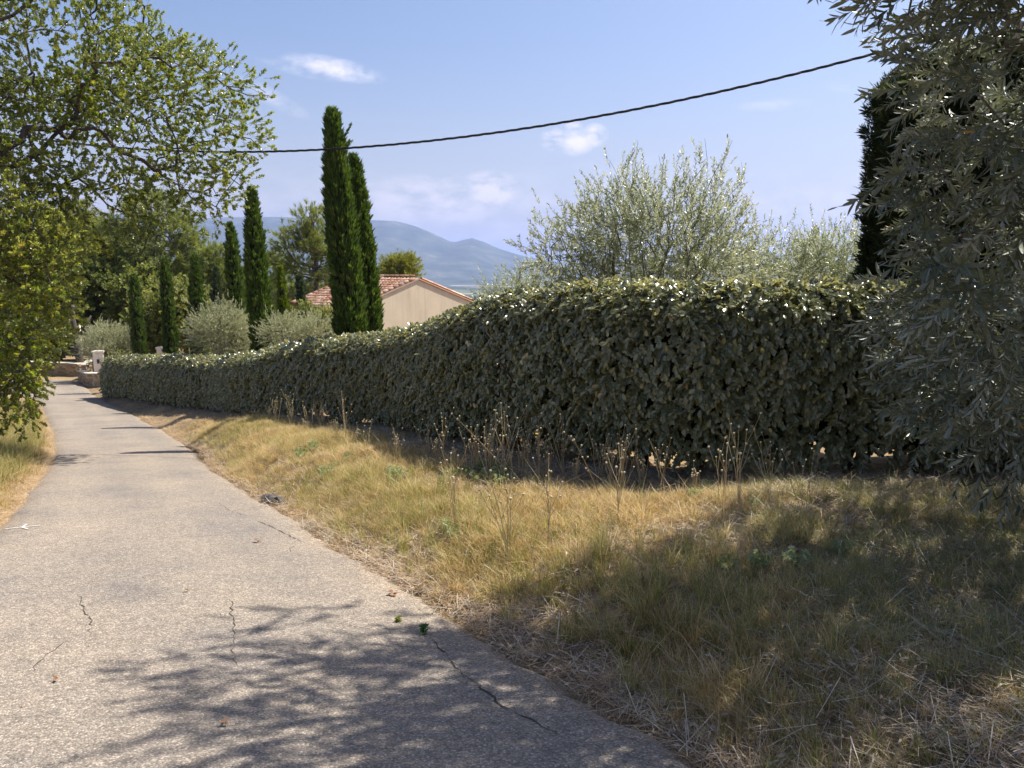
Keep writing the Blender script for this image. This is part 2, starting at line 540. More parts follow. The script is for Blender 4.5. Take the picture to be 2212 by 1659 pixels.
M = {}
M['ground'] = ground_material()
M['road'] = road_material()
M['mount'] = mountain_material()
M['oakbark'] = barkmat('oak_bark', (0.035, 0.028, 0.022), (0.11, 0.09, 0.075))
M['pinebark'] = barkmat('pine_bark', (0.06, 0.045, 0.04), (0.20, 0.16, 0.14))
M['olivebark'] = barkmat('olive_bark', (0.07, 0.062, 0.05), (0.20, 0.18, 0.15), 20)
M['stem'] = simple('hedge_stem', (0.055, 0.042, 0.03), 0.9, .3, 20)
M['oak'] = leafmat('oak_leaf', [(0.0, (0.07, 0.115, 0.026)), (0.35, (0.145, 0.19, 0.042)), (0.75, (0.25, 0.275, 0.062)), (0.95, (0.40, 0.36, 0.10))], (0.23, 0.265, 0.12), 0.32, 0.46, (1.4, 1.4, .5), .6)
M['oakbrown'] = leafmat('oak_leaf_autumn', [(0.0, (0.09, 0.14, 0.03)), (0.5, (0.21, 0.26, 0.05)), (0.8, (0.34, 0.35, 0.07)), (0.93, (0.44, 0.36, 0.08)), (1.0, (0.42, 0.24, 0.08))], (0.32, 0.35, 0.15), 0.34, 0.50, (1.35, 1.3, .5), .6)
M['wood'] = leafmat('woodland_leaf', [(0.0, (0.09, 0.125, 0.042)), (0.5, (0.17, 0.20, 0.062)), (1.0, (0.29, 0.29, 0.085))], None, 0.5, 0.40, (1.3, 1.3, .6), .3)
M['woodlight'] = leafmat('light_woodland_leaf', [(0.0, (0.13, 0.165, 0.05)), (0.5, (0.22, 0.245, 0.075)), (1.0, (0.34, 0.32, 0.10))], None, 0.5, 0.40, (1.3, 1.3, .6), .3)
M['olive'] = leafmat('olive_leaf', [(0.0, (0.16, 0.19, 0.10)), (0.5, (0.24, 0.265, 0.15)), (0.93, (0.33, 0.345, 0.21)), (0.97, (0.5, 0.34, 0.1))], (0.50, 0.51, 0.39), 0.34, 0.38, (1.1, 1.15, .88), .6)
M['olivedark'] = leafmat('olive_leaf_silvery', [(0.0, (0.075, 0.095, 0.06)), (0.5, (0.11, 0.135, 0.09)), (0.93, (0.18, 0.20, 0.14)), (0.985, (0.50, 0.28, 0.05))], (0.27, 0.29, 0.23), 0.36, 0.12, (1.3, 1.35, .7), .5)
M['olivefar'] = leafmat('pale_olive_leaf', [(0.0, (0.21, 0.235, 0.13)), (0.5, (0.29, 0.31, 0.18)), (1.0, (0.39, 0.40, 0.24))], (0.46, 0.47, 0.35), 0.40, 0.28, (1.2, 1.2, .7), .5)
M['hedge'] = leafmat('silverberry_leaf', [(0.0, (0.075, 0.097, 0.05)), (0.45, (0.14, 0.158, 0.08)), (0.85, (0.23, 0.235, 0.125)), (0.955, (0.32, 0.29, 0.15)), (0.985, (0.50, 0.31, 0.16))], (0.46, 0.44, 0.31), 0.26, 0.22, (1.35, 1.35, .6), .9)
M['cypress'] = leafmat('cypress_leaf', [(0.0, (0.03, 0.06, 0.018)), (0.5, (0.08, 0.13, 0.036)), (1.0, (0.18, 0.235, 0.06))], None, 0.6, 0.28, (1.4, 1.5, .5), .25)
M['cypressgold'] = leafmat('golden_cypress_leaf', [(0.0, (0.08, 0.12, 0.018)), (0.5, (0.15, 0.20, 0.028)), (1.0, (0.24, 0.28, 0.05))], None, 0.6, 0.28, (1.4, 1.5, .5), .25)
M['cypressblue'] = leafmat('bluish_cypress_leaf', [(0.0, (0.04, 0.065, 0.036)), (0.5, (0.07, 0.10, 0.058)), (1.0, (0.11, 0.14, 0.085))], None, 0.6, 0.2, None, .25)
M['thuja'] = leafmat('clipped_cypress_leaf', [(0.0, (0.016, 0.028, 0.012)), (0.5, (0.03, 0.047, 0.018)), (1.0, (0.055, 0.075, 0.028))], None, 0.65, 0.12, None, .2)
M['core'] = simple('gap_shade_mass', (0.028, 0.032, 0.018), 1.0, .4, 12, 0.8, 0.0)  # shade between leaves put into the colour of solid filler cores
M['pine'] = leafmat('pine_needle', [(0.0, (0.13, 0.165, 0.065)), (0.5, (0.21, 0.25, 0.09)), (1.0, (0.33, 0.34, 0.11))], None, 0.5, 0.36, (1.35, 1.35, .5), .3)
M['pinegold'] = leafmat('sunny_pine_needle', [(0.0, (0.15, 0.18, 0.045)), (0.5, (0.24, 0.255, 0.055)), (1.0, (0.34, 0.32, 0.08))], None, 0.5, 0.35, (1.4, 1.4, .5), .3)
M['straw'] = leafmat('dry_grass', [(0.0, (0.30, 0.21, 0.10)), (0.4, (0.50, 0.37, 0.185)), (0.75, (0.66, 0.52, 0.29)), (1.0, (0.78, 0.68, 0.46))], None, 0.6, 0.42, (1.12, 1.05, .8), .3, .72)
M['green'] = leafmat('green_grass', [(0.0, (0.10, 0.13, 0.04)), (0.4, (0.22, 0.25, 0.07)), (0.8, (0.38, 0.36, 0.13)), (1.0, (0.54, 0.46, 0.22))], None, 0.5, 0.42, (1.15, 1.15, .6), .3, .7)
M['cool'] = leafmat('shade_toned_grass', [(0.0, (0.085, 0.12, 0.05)), (0.4, (0.18, 0.22, 0.085)), (0.8, (0.31, 0.34, 0.14)), (1.0, (0.46, 0.43, 0.24))], None, 0.5, 0.38, (1.15, 1.2, .6), .3, .7)  # cooler, darker copy of the green grass, shade tone put into the colour
M['litter'] = leafmat('leaf_litter', [(0.0, (0.15, 0.10, 0.065)), (0.35, (0.26, 0.19, 0.13)), (0.7, (0.42, 0.35, 0.26)), (1.0, (0.60, 0.55, 0.46))], None, 0.6, 0.1, (1, 1, 1), .3, .3)
M['russet'] = leafmat('fallen_needles', [(0.0, (0.26, 0.15, 0.075)), (0.5, (0.42, 0.29, 0.16)), (1.0, (0.58, 0.46, 0.30))], None, 0.6, 0.1, (1, 1, 1), .3)
M['deadleaf'] = simple('brown_dead_leaf', (.23, .12, .06), .7, .3, 40)
M['clover'] = leafmat('low_weed_leaf', [(0.0, (0.20, 0.24, 0.12)), (0.6, (0.30, 0.34, 0.19)), (1.0, (0.42, 0.45, 0.28))], None, 0.5, 0.3, (1.2, 1.3, .6), .3)
M['plaster'] = simple('ochre_plaster', (0.56, 0.48, 0.365), 0.95, .07, 1.2, 0.15, 0.1)
def plaster_streaks():
    m = M['plaster']; N, L = m.node_tree.nodes, m.node_tree.links; P = N['Principled BSDF']
    tc = N.new('ShaderNodeTexCoord'); mp = N.new('ShaderNodeMapping'); mp.inputs['Scale'].default_value = (3.2, 3.2, .28)
    L.new(tc.outputs['Object'], mp.inputs['Vector'])
    n = noise_tex(N, L, 1.0, 7, .65, mp.outputs[0]); r = ramp(N, [(0.32, (.88, .87, .86)), (0.48, (1, 1, 1)), (0.8, (1.05, 1.04, 1.02))])
    L.new(n.outputs['Fac'], r.inputs[0])
    old = P.inputs['Base Color'].links[0].from_socket
    L.new(mixrgb(N, L, 1.0, old, r.outputs[0], 'MULTIPLY'), P.inputs['Base Color'])


plaster_streaks()
M['white'] = simple('pale_plaster', (0.72, 0.66, 0.60), 0.9, .06, 3, 0.1, 0.15)
M['cable'] = simple('black_cable', (0.012, 0.012, 0.014), 0.5, .2, 10, 0, 0.4)
M['paint'] = simple('worn_white_paint', (0.55, 0.53, 0.49), 0.8, .3, 30, 0.2, 0.2)
M['crack'] = simple('crack_dirt', (0.07, 0.062, 0.055), 1.0, .3, 30, 0, 0)


def varmat(name, stops, rough=.9, bump=.4, scale=20):
    m, N, L, P = mat_new(name)
    oi = N.new('ShaderNodeObjectInfo'); tc = N.new('ShaderNodeTexCoord')
    at_ = N.new('ShaderNodeAttribute'); at_.attribute_name = 'v'
    ad = N.new('ShaderNodeMath'); ad.operation = 'ADD'
    L.new(oi.outputs['Random'], ad.inputs[0]); L.new(at_.outputs['Fac'], ad.inputs[1])
    fr = N.new('ShaderNodeMath'); fr.operation = 'FRACT'; L.new(ad.outputs[0], fr.inputs[0])
    r = ramp(N, stops); L.new(fr.outputs[0], r.inputs[0])
    n = noise_tex(N, L, scale, 6, .65, tc.outputs['Object'])
    r2 = ramp(N, [(0.3, (.72, .72, .72)), (0.7, (1.2, 1.2, 1.2))]); L.new(n.outputs['Fac'], r2.inputs[0])
    c = mixrgb(N, L, 1.0, r.outputs[0], r2.outputs[0], 'MULTIPLY')
    L.new(c, P.inputs['Base Color']); P.inputs['Roughness'].default_value = rough; P.inputs['Specular IOR Level'].default_value = .2
    b = N.new('ShaderNodeBump'); b.inputs['Strength'].default_value = bump; b.inputs['Distance'].default_value = 0.01
    L.new(n.outputs['Fac'], b.inputs['Height']); L.new(b.outputs[0], P.inputs['Normal'])
    return m


M['tile'] = varmat('terracotta', [(0.0, (0.36, 0.17, 0.11)), (0.3, (0.46, 0.25, 0.165)), (0.6, (0.54, 0.33, 0.23)), (0.85, (0.60, 0.43, 0.32)), (1.0, (0.33, 0.22, 0.17))])
M['stone'] = varmat('limestone', [(0.0, (0.26, 0.19, 0.12)), (0.5, (0.40, 0.30, 0.19)), (1.0, (0.50, 0.41, 0.28))], .95, .6, 9)
M['coping'] = varmat('pale_coping', [(0.0, (0.50, 0.45, 0.37)), (1.0, (0.62, 0.57, 0.48))], .95, .4, 9)


# ------------------------------------------------------------------ ground, road, mountains
def build_ground():
    ang = np.concatenate([np.arange(-50, 50, 0.4), np.arange(50, 310, 3.0)])
    a = np.radians(90 - ang)
    r = np.concatenate([[0.4], np.geomspace(0.8, 60, 210), np.geomspace(64, 45000, 70)])
    A, Rr = np.meshgrid(a, r)
    X = Rr * np.cos(A); Y = Rr * np.sin(A)
    Z = ground_z(X, Y)
    n, k = X.shape
    V = np.stack([X, Y, Z], -1).reshape(-1, 3)
    i = np.arange(n - 1)[:, None]; j = np.arange(k)[None, :]; j2 = (j + 1) % k
    F = np.stack([i * k + j, i * k + j2, (i + 1) * k + j2, (i + 1) * k + j], -1).reshape(-1, 4)
    V = np.vstack([V, [[0, 0, gz(0, 0)]]])
    o = mesh_from('ground', V, F, M['ground'], None, True, kind='structure')
    o['label'] = 'dry ground falling away to a hazy valley of woods and fields'


def build_road():
    ys = np.concatenate([np.arange(-13, 0, .5), np.arange(0, 12, .12), np.arange(12, 47.2, .3)])
    nu = 15
    V = []; jit = np.random.default_rng(3)
    for k, y in enumerate(ys):
        wob = 0.06 * (vnoise(y, 0, 1.3, 5) - .5) + 0.07 * (vnoise(y, 0, 5.0, 6) - .5) + .02 * jit.normal()
        wob2 = 0.08 * (vnoise(y, 9, 1.3, 5) - .5) + 0.07 * (vnoise(y, 9, 5.0, 6) - .5)
        l, r = LXf(y) - wob2 * 1.5, RXf(y) + wob * 1.3
        for q in range(nu):
            t = q / (nu - 1)
            u = (math.sin((t - .5) * math.pi) + 1) / 2 * .5 + t * .5
            x = l + (r - l) * u
            crown = 0.03 * (1 - (2 * u - 1) ** 2) + .008
            V.append((x, y, float(P_(y)) + crown + .012 * (vnoise(x, y, .8, 7) - .5)))
        V[-1] = (V[-1][0] + .02, y, V[-1][2] - .07)
        V[-nu] = (V[-nu][0] - .02, y, V[-nu][2] - .07)
    n = len(ys)
    i = np.arange(n - 1)[:, None]; j = np.arange(nu - 1)[None, :]
    F = np.stack([i * nu + j, i * nu + j + 1, (i + 1) * nu + j + 1, (i + 1) * nu + j], -1).reshape(-1, 4)
    ua = np.tile([((math.sin((q / (nu - 1) - .5) * math.pi) + 1) / 2 * .5 + q / (nu - 1) * .5) for q in range(nu)], len(ys))
    o = mesh_from('road', np.array(V), F, M['road'], None, True, attrs={'across': ua}, kind='structure')
    o['label'] = 'narrow worn lane of pale chipped asphalt curving downhill'
    return o


build_ground()
ROAD = build_road()


def road_z(x, y):
    l, r = float(LXf(y)), float(RXf(y))
    u = min(max((x - l) / (r - l), 0), 1)
    return float(P_(y)) + 0.03 * (1 - (2 * u - 1) ** 2) + .008 + .012 * (float(vnoise(x, y, .8, 7)) - .5)


def crack(pts, w, seed):
    """a dirty crack: thin ragged strip lying 3 mm over the road"""
    r = random.Random(seed)
    P = [ground_px(*p) for p in pts]
    Q = []
    for (x0, y0), (x1, y1) in zip(P, P[1:]):
        n = max(3, int(math.hypot(x1 - x0, y1 - y0) / .05))
        for k in range(n):
            t = k / n
            Q.append((x0 + (x1 - x0) * t + r.gauss(0, .010), y0 + (y1 - y0) * t + r.gauss(0, .010)))
    V = []; F = []
    for k, (x, y) in enumerate(Q):
        a = Q[min(k + 1, len(Q) - 1)]; b = Q[max(k - 1, 0)]
        t = Vector((a[0] - b[0], a[1] - b[1])).normalized(); nn = Vector((-t.y, t.x))
        ww = .62 * w * r.uniform(.1, 1.5) * min(1, k / 4, (len(Q) - 1 - k) / 4 + .05)
        for s in (-1, 1):
            X, Y = x + nn.x * ww * s, y + nn.y * ww * s
            V.append((X, Y, road_z(X, Y) + .0035))
        if k: F.append((2 * k - 2, 2 * k - 1, 2 * k + 1, 2 * k))
    mesh_from('crack', V, F, M['crack'], ROAD)


crack([(553, 1128), (600, 1150), (640, 1170), (662, 1178)], .008, 1)
crack([(470, 1088), (500, 1110), (545, 1122)], .004, 2)
crack([(850, 1345), (878, 1362), (905, 1378)], .008, 3)
crack([(918, 1380), (945, 1405), (985, 1450), (1040, 1500), (1100, 1548), (1160, 1575), (1230, 1612)], .007, 4)
crack([(170, 1290), (182, 1330), (200, 1362), (196, 1392)], .006, 5)
crack([(60, 1475), (90, 1440), (140, 1400), (196, 1392)], .004, 6)
crack([(498, 1300), (505, 1350), (508, 1400), (507, 1470)], .0045, 7)
crack([(640, 1180), (625, 1195), (628, 1205)], .004, 8)

# painted arrow at the left edge of the lane
def painted(pts, w, nm):
    P = [ground_px(*p) for p in pts]
    V = []; F = []
    k = 0
    for (x0, y0), (x1, y1) in zip(P, P[1:]):
        for i in range(7):
            t = i / 6; x = x0 + (x1 - x0) * t; y = y0 + (y1 - y0) * t
            d = Vector((x1 - x0, y1 - y0)).normalized()
            for s in (-1, 1):
                X, Y = x - d.y * w * s, y + d.x * w * s
                V.append((X, Y, road_z(X, Y) + .005 + .0006 * nm))
            if i: F.append((k - 2, k - 1, k + 1, k))
            k += 2
    return V, F
pm = MB()
pm.add(*painted([(12, 1147), (88, 1141)], .014, 0))
pm.add(*painted([(48, 1145), (58, 1138)], .011, 1))
pm.add(*painted([(48, 1145), (60, 1149)], .011, 2))
pm.build('arrow_marking', M['paint'], ROAD)


def build_mountains():
    # skyline rows of the photograph turned into heights at ten kilometres
    sx = [-1500, -600, 0, 300, 450, 560, 700, 800, 860, 900, 940, 980, 1000, 1020, 1045, 1075, 1110, 1140, 1200, 1300, 1500, 2300, 3500]
    sy = [500, 480, 470, 470, 476, 473, 476, 479, 481, 491, 507, 526, 521, 516, 524, 537, 548, 556, 566, 572, 578, 584, 584]
    D = 10500.0
    hx = [(x - 1106) / 1661 * D for x in sx]
    hz = [EYE + (588 - y) / 1661 * D for y in sy]
    xs = np.linspace(-16000, 15000, 420); ys = np.linspace(7200, 13500, 150)
    X, Y = np.meshgrid(xs, ys)
    ridge = np.interp(X, hx, hz)
    t = (Y - 7200) / (D - 7200)
    prof = np.where(t < 1, sstep(t) * .75 + .25 * np.clip(t, 0, 1) ** 2, 1 - .5 * sstep((t - 1) / .9))
    nse = np.zeros_like(X)
    amp = 1
    for o_, (sc_, am) in enumerate([(1 / 2400, 1), (1 / 1100, .55), (1 / 500, .3), (1 / 230, .16), (1 / 110, .08)]):
        nse += am * (0.5 - np.abs(vnoise(X + 300 * o_, Y * .8, sc_, 20 + o_) - .5) * 2 * 1.0) * 2
    Z = -126 + (ridge + 126) * prof + nse * 85 * np.clip(prof * (1.02 - prof) * 4, 0, 1)
    V = np.stack([X, Y, Z], -1).reshape(-1, 3)
    n, k = X.shape
    i = np.arange(n - 1)[:, None]; j = np.arange(k - 1)[None, :]
    F = np.stack([i * k + j, i * k + j + 1, (i + 1) * k + j + 1, (i + 1) * k + j], -1).reshape(-1, 4)
    o = mesh_from('mountain', V, F, M['mount'], None, True, kind='structure')
    o['label'] = 'long blue mountain ridge across the far side of the valley'


build_mountains()


# ------------------------------------------------------------------ scattering with geometry nodes
def mats_to_euler(Rm):
    b = -np.arcsin(np.clip(Rm[:, 2, 0], -1, 1))
    a = np.arctan2(Rm[:, 2, 1], Rm[:, 2, 2]); c = np.arctan2(Rm[:, 1, 0], Rm[:, 0, 0])
    return np.stack([a, b, c], -1)


def norm(v):
    return v / np.maximum(np.linalg.norm(v, axis=-1, keepdims=True), 1e-9)


def frames(z, y):
    """euler angles turning local +Z to z and local +Y near y"""
    z = norm(z); x = norm(np.cross(y, z)); y = np.cross(z, x)
    return mats_to_euler(np.stack([x, y, z], -1))


_groups = {}


def gn_group(src):
    if src.name in _groups: return _groups[src.name]
    g = bpy.data.node_groups.new('scatter_' + src.name, 'GeometryNodeTree')
    g.interface.new_socket('Geometry', in_out='INPUT', socket_type='NodeSocketGeometry')
    g.interface.new_socket('Geometry', in_out='OUTPUT', socket_type='NodeSocketGeometry')
    N, L = g.nodes, g.links
    gi = N.new('NodeGroupInput'); go = N.new('NodeGroupOutput')
    ip = N.new('GeometryNodeInstanceOnPoints'); ci = N.new('GeometryNodeCollectionInfo')
    ci.inputs['Collection'].default_value = src
    ci.inputs['Separate Children'].default_value = True
    ci.inputs['Reset Children'].default_value = True
    ip.inputs['Pick Instance'].default_value = True
    def na(n, t):
        x = N.new('GeometryNodeInputNamedAttribute'); x.data_type = t; x.inputs['Name'].default_value = n
        return [o for o in x.outputs if o.enabled][0]
    L.new(gi.outputs[0], ip.inputs['Points']); L.new(ci.outputs[0], ip.inputs['Instance'])
    L.new(na('rot', 'FLOAT_VECTOR'), ip.inputs['Rotation'])
    L.new(na('scl', 'FLOAT'), ip.inputs['Scale'])
    L.new(na('idx', 'INT'), ip.inputs['Instance Index'])
    L.new(ip.outputs[0], go.inputs[0])
    _groups[src.name] = g
    return g


def scatter(name, pts, eul, scl, src, parent=None, idx=None, rng=RNG, **k):
    n = len(pts)
    me = bpy.data.meshes.new(name)
    me.vertices.add(n); me.vertices.foreach_set('co', np.asarray(pts, np.float32).ravel())
    a = me.attributes.new('rot', 'FLOAT_VECTOR', 'POINT'); a.data.foreach_set('vector', np.asarray(eul, np.float32).ravel())
    a = me.attributes.new('scl', 'FLOAT', 'POINT'); a.data.foreach_set('value', np.asarray(scl, np.float32))
    if idx is None: idx = rng.integers(0, len(src.objects), n)
    a = me.attributes.new('idx', 'INT', 'POINT'); a.data.foreach_set('value', np.asarray(idx, np.int32))
    o = bpy.data.objects.new(name, me)
    COL.objects.link(o)
    if parent is not None: o.parent = parent
    md = o.modifiers.new('scatter', 'NODES'); md.node_group = gn_group(src)
    k.setdefault('kind', 'stuff')
    return tag(o, **k)


# ------------------------------------------------------------------ leaves and twigs
def leaf_geo(length, rows, curve=0.15, fold=0.12):
    """rows: (t, halfwidth). leaf lies in XZ, tip to +Z, upper face to +Y"""
    V = []; F = []
    for i, (t, w) in enumerate(rows):
        z = t * length; y = -curve * length * t * t
        if w < 1e-6: V.append([(0, y, z)])
        else: V.append([(-w, y + fold * w, z), (0, y, z), (w, y + fold * w, z)])
    vs = []; idx = []
    for r_ in V:
        idx.append(list(range(len(vs), len(vs) + len(r_)))); vs += r_
    for a, b in zip(idx, idx[1:]):
        if len(a) == 1 and len(b) == 3: F += [(a[0], b[1], b[0]), (a[0], b[2], b[1])]
        elif len(a) == 3 and len(b) == 1: F += [(a[0], a[1], b[0]), (a[1], a[2], b[0])]
        elif len(a) == 3 and len(b) == 3: F += [(a[0], a[1], b[1], b[0]), (a[1], a[2], b[2], b[1])]
    F = [tuple(reversed(f)) for f in F]       # upper face towards +Y
    return np.array(vs), F


OVAL = [(0, 0), (.12, .0075), (.38, .0165), (.66, .017), (.88, .0095), (1, 0)]
OVAL_LO = [(0, 0), (.25, .0155), (.65, .018), (1, 0)]
SLIM = [(0, 0), (.3, .0065), (.65, .0068), (1, 0)]
OAKL = [(0, 0), (.25, .018), (.38, .011), (.58, .028), (.70, .017), (.86, .021), (1, 0)]
OAKLO = [(0, 0), (.3, .020), (.68, .027), (1, 0)]
BLADE = [(0, .0022), (.5, .0018), (1, 0)]


def place(V, zdir, ydir, pos, s=1.0):
    z = norm(np.array(zdir, float)); x = norm(np.cross(np.array(ydir, float), z)); y = np.cross(z, x)
    R_ = np.stack([x, y, z], -1)
    return (V * s) @ R_.T + np.array(pos)


def twig_collection(name, maker, nvar, mats, seed=0):
    c = bpy.data.collections.new(name)
    for k in range(nvar):
        V, F, mi, va = maker(random.Random(seed * 100 + k))
        o = mesh_from('%s_%02d' % (name, k), V, F, mats, None, False, mi=mi, attrs={'v': va}, link=False)
        c.objects.link(o)
    return c


def make_twig(r, n, length, leaf, leaflen, spread=(40, 75), flat=False, stem=.0018, whorl=False, lenvar=.38, droop=0.0, curve=.15, face_up=None, size=1.0):
    V = []; F = []; mi = []; va = []
    def add(v, f, m, a):
        b = len(V); V.extend(v.tolist() if hasattr(v, 'tolist') else v)
        for q in f: F.append(tuple(i + b for i in q)); mi.append(m)
        va.extend([a] * len(v))
    bend = np.array([r.gauss(0, .15), r.gauss(0, .15), 0])
    def sp(t): return np.array([0, 0, length * t]) + bend * length * t * t + np.array([0, -droop * length * t * t, 0])
    mb = MB(); mb.tube([sp(0), sp(.35), sp(.7), sp(1)], [stem, stem * .9, stem * .7, stem * .4], 3, False)
    add(np.array(mb.v), mb.f, 1, .5)
    lv, lf = leaf
    for k in range(n):
        t = (k + .6) / n if not whorl else .4 + .6 * (k / n) ** .6
        az = (k * 137.5 + r.uniform(-25, 25)) * math.pi / 180 if not flat else ((k % 2) * math.pi + r.gauss(0, .4))
        an = rad(r.uniform(*spread)) * (1 - .45 * t)
        if k == n - 1: an *= .3
        d = np.array([math.sin(an) * math.cos(az), math.sin(an) * math.sin(az), math.cos(an)])
        up = np.array([-math.cos(an) * math.cos(az), -math.cos(an) * math.sin(az), math.sin(an)]) + np.array([r.gauss(0, .35), r.gauss(0, .35), r.gauss(0, .35)])
        if face_up is not None: up = up * .4 + np.array(face_up)
        s = r.uniform(1 - lenvar, 1 + lenvar) * size
        lv2 = lv.copy()
        add(place(lv2, d, up, sp(t), s), lf, 0, r.random())
    return V, F, mi, va


L_OVAL = leaf_geo(.063, OVAL, .12, .25)
L_OVALLO = leaf_geo(.064, OVAL_LO, .12, .2)
L_OLIVE = leaf_geo(.062, SLIM, .10, .3)
L_OLIVEMID = leaf_geo(.066, [(0, 0), (.3, .0085), (.65, .0092), (1, 0)], .12, .3)
L_OLIVEBIG = leaf_geo(.086, [(0, 0), (.28, .0078), (.6, .009), (.85, .0055), (1, 0)], .14, .3)
L_OAK = leaf_geo(.075, OAKL, .15, .2)
L_OAKLO = leaf_geo(.078, OAKLO, .15, .2)

SRC = {}
SRC['hedge'] = twig_collection('hedge_twig', lambda r: make_twig(r, 17, .15, L_OVAL, .078, (20, 58), stem=.002, face_up=(0, 1.3, 0), size=.9), 8, [M['hedge'], M['stem']], 1)
SRC['hedgelo'] = twig_collection('hedge_twig_far', lambda r: make_twig(r, 13, .15, L_OVALLO, .078, (20, 58), stem=.002, face_up=(0, 1.3, 0)), 6, [M['hedge'], M['stem']], 2)
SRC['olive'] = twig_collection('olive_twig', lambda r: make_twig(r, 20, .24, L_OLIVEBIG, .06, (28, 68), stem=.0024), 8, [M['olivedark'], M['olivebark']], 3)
SRC['olive2'] = twig_collection('olive_twig_light', lambda r: make_twig(r, 19, .32, L_OLIVEMID, .06, (35, 72), stem=.002), 6, [M['olive'], M['olivebark']], 4)
SRC['olive3'] = twig_collection('olive_twig_pale', lambda r: make_twig(r, 18, .30, L_OLIVE, .06, (30, 60), stem=.003), 5, [M['olivefar'], M['olivebark']], 5)
SRC['oak'] = twig_collection('oak_twig', lambda r: make_twig(r, 26, .24, L_OAK, .075, (45, 85), stem=.003, whorl=True, size=.62), 8, [M['oak'], M['oakbark']], 6)
SRC['oakbrown'] = twig_collection('oak_twig_autumn', lambda r: make_twig(r, 26, .24, L_OAK, .075, (45, 85), stem=.003, whorl=True, size=.62), 6, [M['oakbrown'], M['oakbark']], 7)
SRC['wood'] = twig_collection('wood_twig', lambda r: make_twig(r, 14, .22, L_OAKLO, .075, (45, 85), stem=.003), 5, [M['wood'], M['oakbark']], 8)
SRC['woodlight'] = twig_collection('light_wood_twig', lambda r: make_twig(r, 14, .22, L_OAKLO, .075, (45, 85), stem=.003), 5, [M['woodlight'], M['oakbark']], 9)


def make_spray(r, n=22, L0=.26, w=.012, spread=.30, fine=0):
    V = []; F = []; va = []
    for k in range(n):
        t = r.random() * .65
        az = r.uniform(0, 6.28); an = r.uniform(.05, spread) + .1
        base = np.array([math.cos(az) * .015, math.sin(az) * .015, t * L0 * .7])
        d = np.array([math.sin(an) * math.cos(az), math.sin(an) * math.sin(az), math.cos(an)])
        ln = L0 * r.uniform(.3, .62)
        side = norm(np.cross(d, np.array([r.gauss(0, 1), r.gauss(0, 1), r.gauss(0, .3)])))
        a = base; b = base + d * ln * .5 + side * w; c = base + d * ln; e = base + d * ln * .5 - side * w
        i = len(V); V += [a, b, c, e]; F += [(i, i + 1, i + 2, i + 3)]
        va += [r.random()] * 4
    return np.array(V), F, [0] * len(F), va


def make_needles(r, n=26, L0=.14, w=.004):
    V = []; F = []; va = []
    for k in range(n):
        az = r.uniform(0, 6.28); an = r.uniform(.1, 1.25)
        base = np.array([0, 0, r.random() * L0 * .8])
        d = np.array([math.sin(an) * math.cos(az), math.sin(an) * math.sin(az), math.cos(an)])
        ln = L0 * r.uniform(.6, 1.0)
        side = norm(np.cross(d, np.array([r.gauss(0, 1), r.gauss(0, 1), r.gauss(0, 1)]))) * w
        i = len(V); V += [base - side, base + side, base + d * ln]; F += [(i, i + 1, i + 2)]
        va += [r.random()] * 3
    return np.array(V), F, [0] * len(F), va


for nm, mt in (('cypress', 'cypress'), ('cypressgold', 'cypressgold'), ('cypressblue', 'cypressblue')):
    SRC[nm] = twig_collection(nm + '_spray', lambda r: make_spray(r), 6, [M[mt]], 10)
SRC['thuja'] = twig_collection('thuja_spray', lambda r: make_spray(r, 26, .16, .006, .75), 6, [M['thuja']], 11)
SRC['pine'] = twig_collection('pine_tuft', lambda r: make_needles(r, 30, .16, .006), 5, [M['pine']], 12)
SRC['pinegold'] = twig_collection('sunny_pine_tuft', lambda r: make_needles(r, 30, .16, .006), 5, [M['pinegold']], 13)


def make_tuft(r, n, h, spread, w=.0016, lean=.5, mats=1, mix=0.0):
    V = []; F = []; mi = []; va = []
    for k in range(n):
        az = r.uniform(0, 6.28); rr = abs(r.gauss(0, spread))
        b = np.array([math.cos(az) * rr, math.sin(az) * rr, -.01])
        az2 = az + r.gauss(0, .9)
        hh = h * r.uniform(.45, 1.15); ln = abs(r.gauss(0, lean)) * hh
        d = np.array([math.cos(az2), math.sin(az2), 0]); sd_ = np.array([-math.sin(az2 + r.gauss(0, .8)), math.cos(az2), 0]) * w
        p1 = b + np.array([0, 0, hh * .5]) + d * ln * .3
        p2 = b + np.array([0, 0, hh * r.uniform(.75, 1.0)]) + d * ln
        i = len(V)
        V += [b - sd_, b + sd_, p1 + sd_ * .8, p1 - sd_ * .8, p2]
        F += [(i, i + 1, i + 2, i + 3), (i + 3, i + 2, i + 4)]
        m_ = 1 if r.random() < mix else 0
        mi += [m_, m_]; va += [r.random()] * 5
    return V, F, mi, va


SRC['strawtuft'] = twig_collection('straw_tuft', lambda r: make_tuft(r, 34, r.uniform(.08, .19), .045, .0019, .9, mix=.12), 6, [M['straw'], M['green']], 14)
SRC['greentuft'] = twig_collection('green_tuft', lambda r: make_tuft(r, 38, r.uniform(.16, .33), .04, .0018, .7, mix=.42), 6, [M['green'], M['straw']], 15)


SRC['cooltuft'] = twig_collection('cool_tuft', lambda r: make_tuft(r, 40, r.uniform(.12, .22), .06, .0014, .9, mix=.3), 6, [M['cool'], M['straw']], 19)


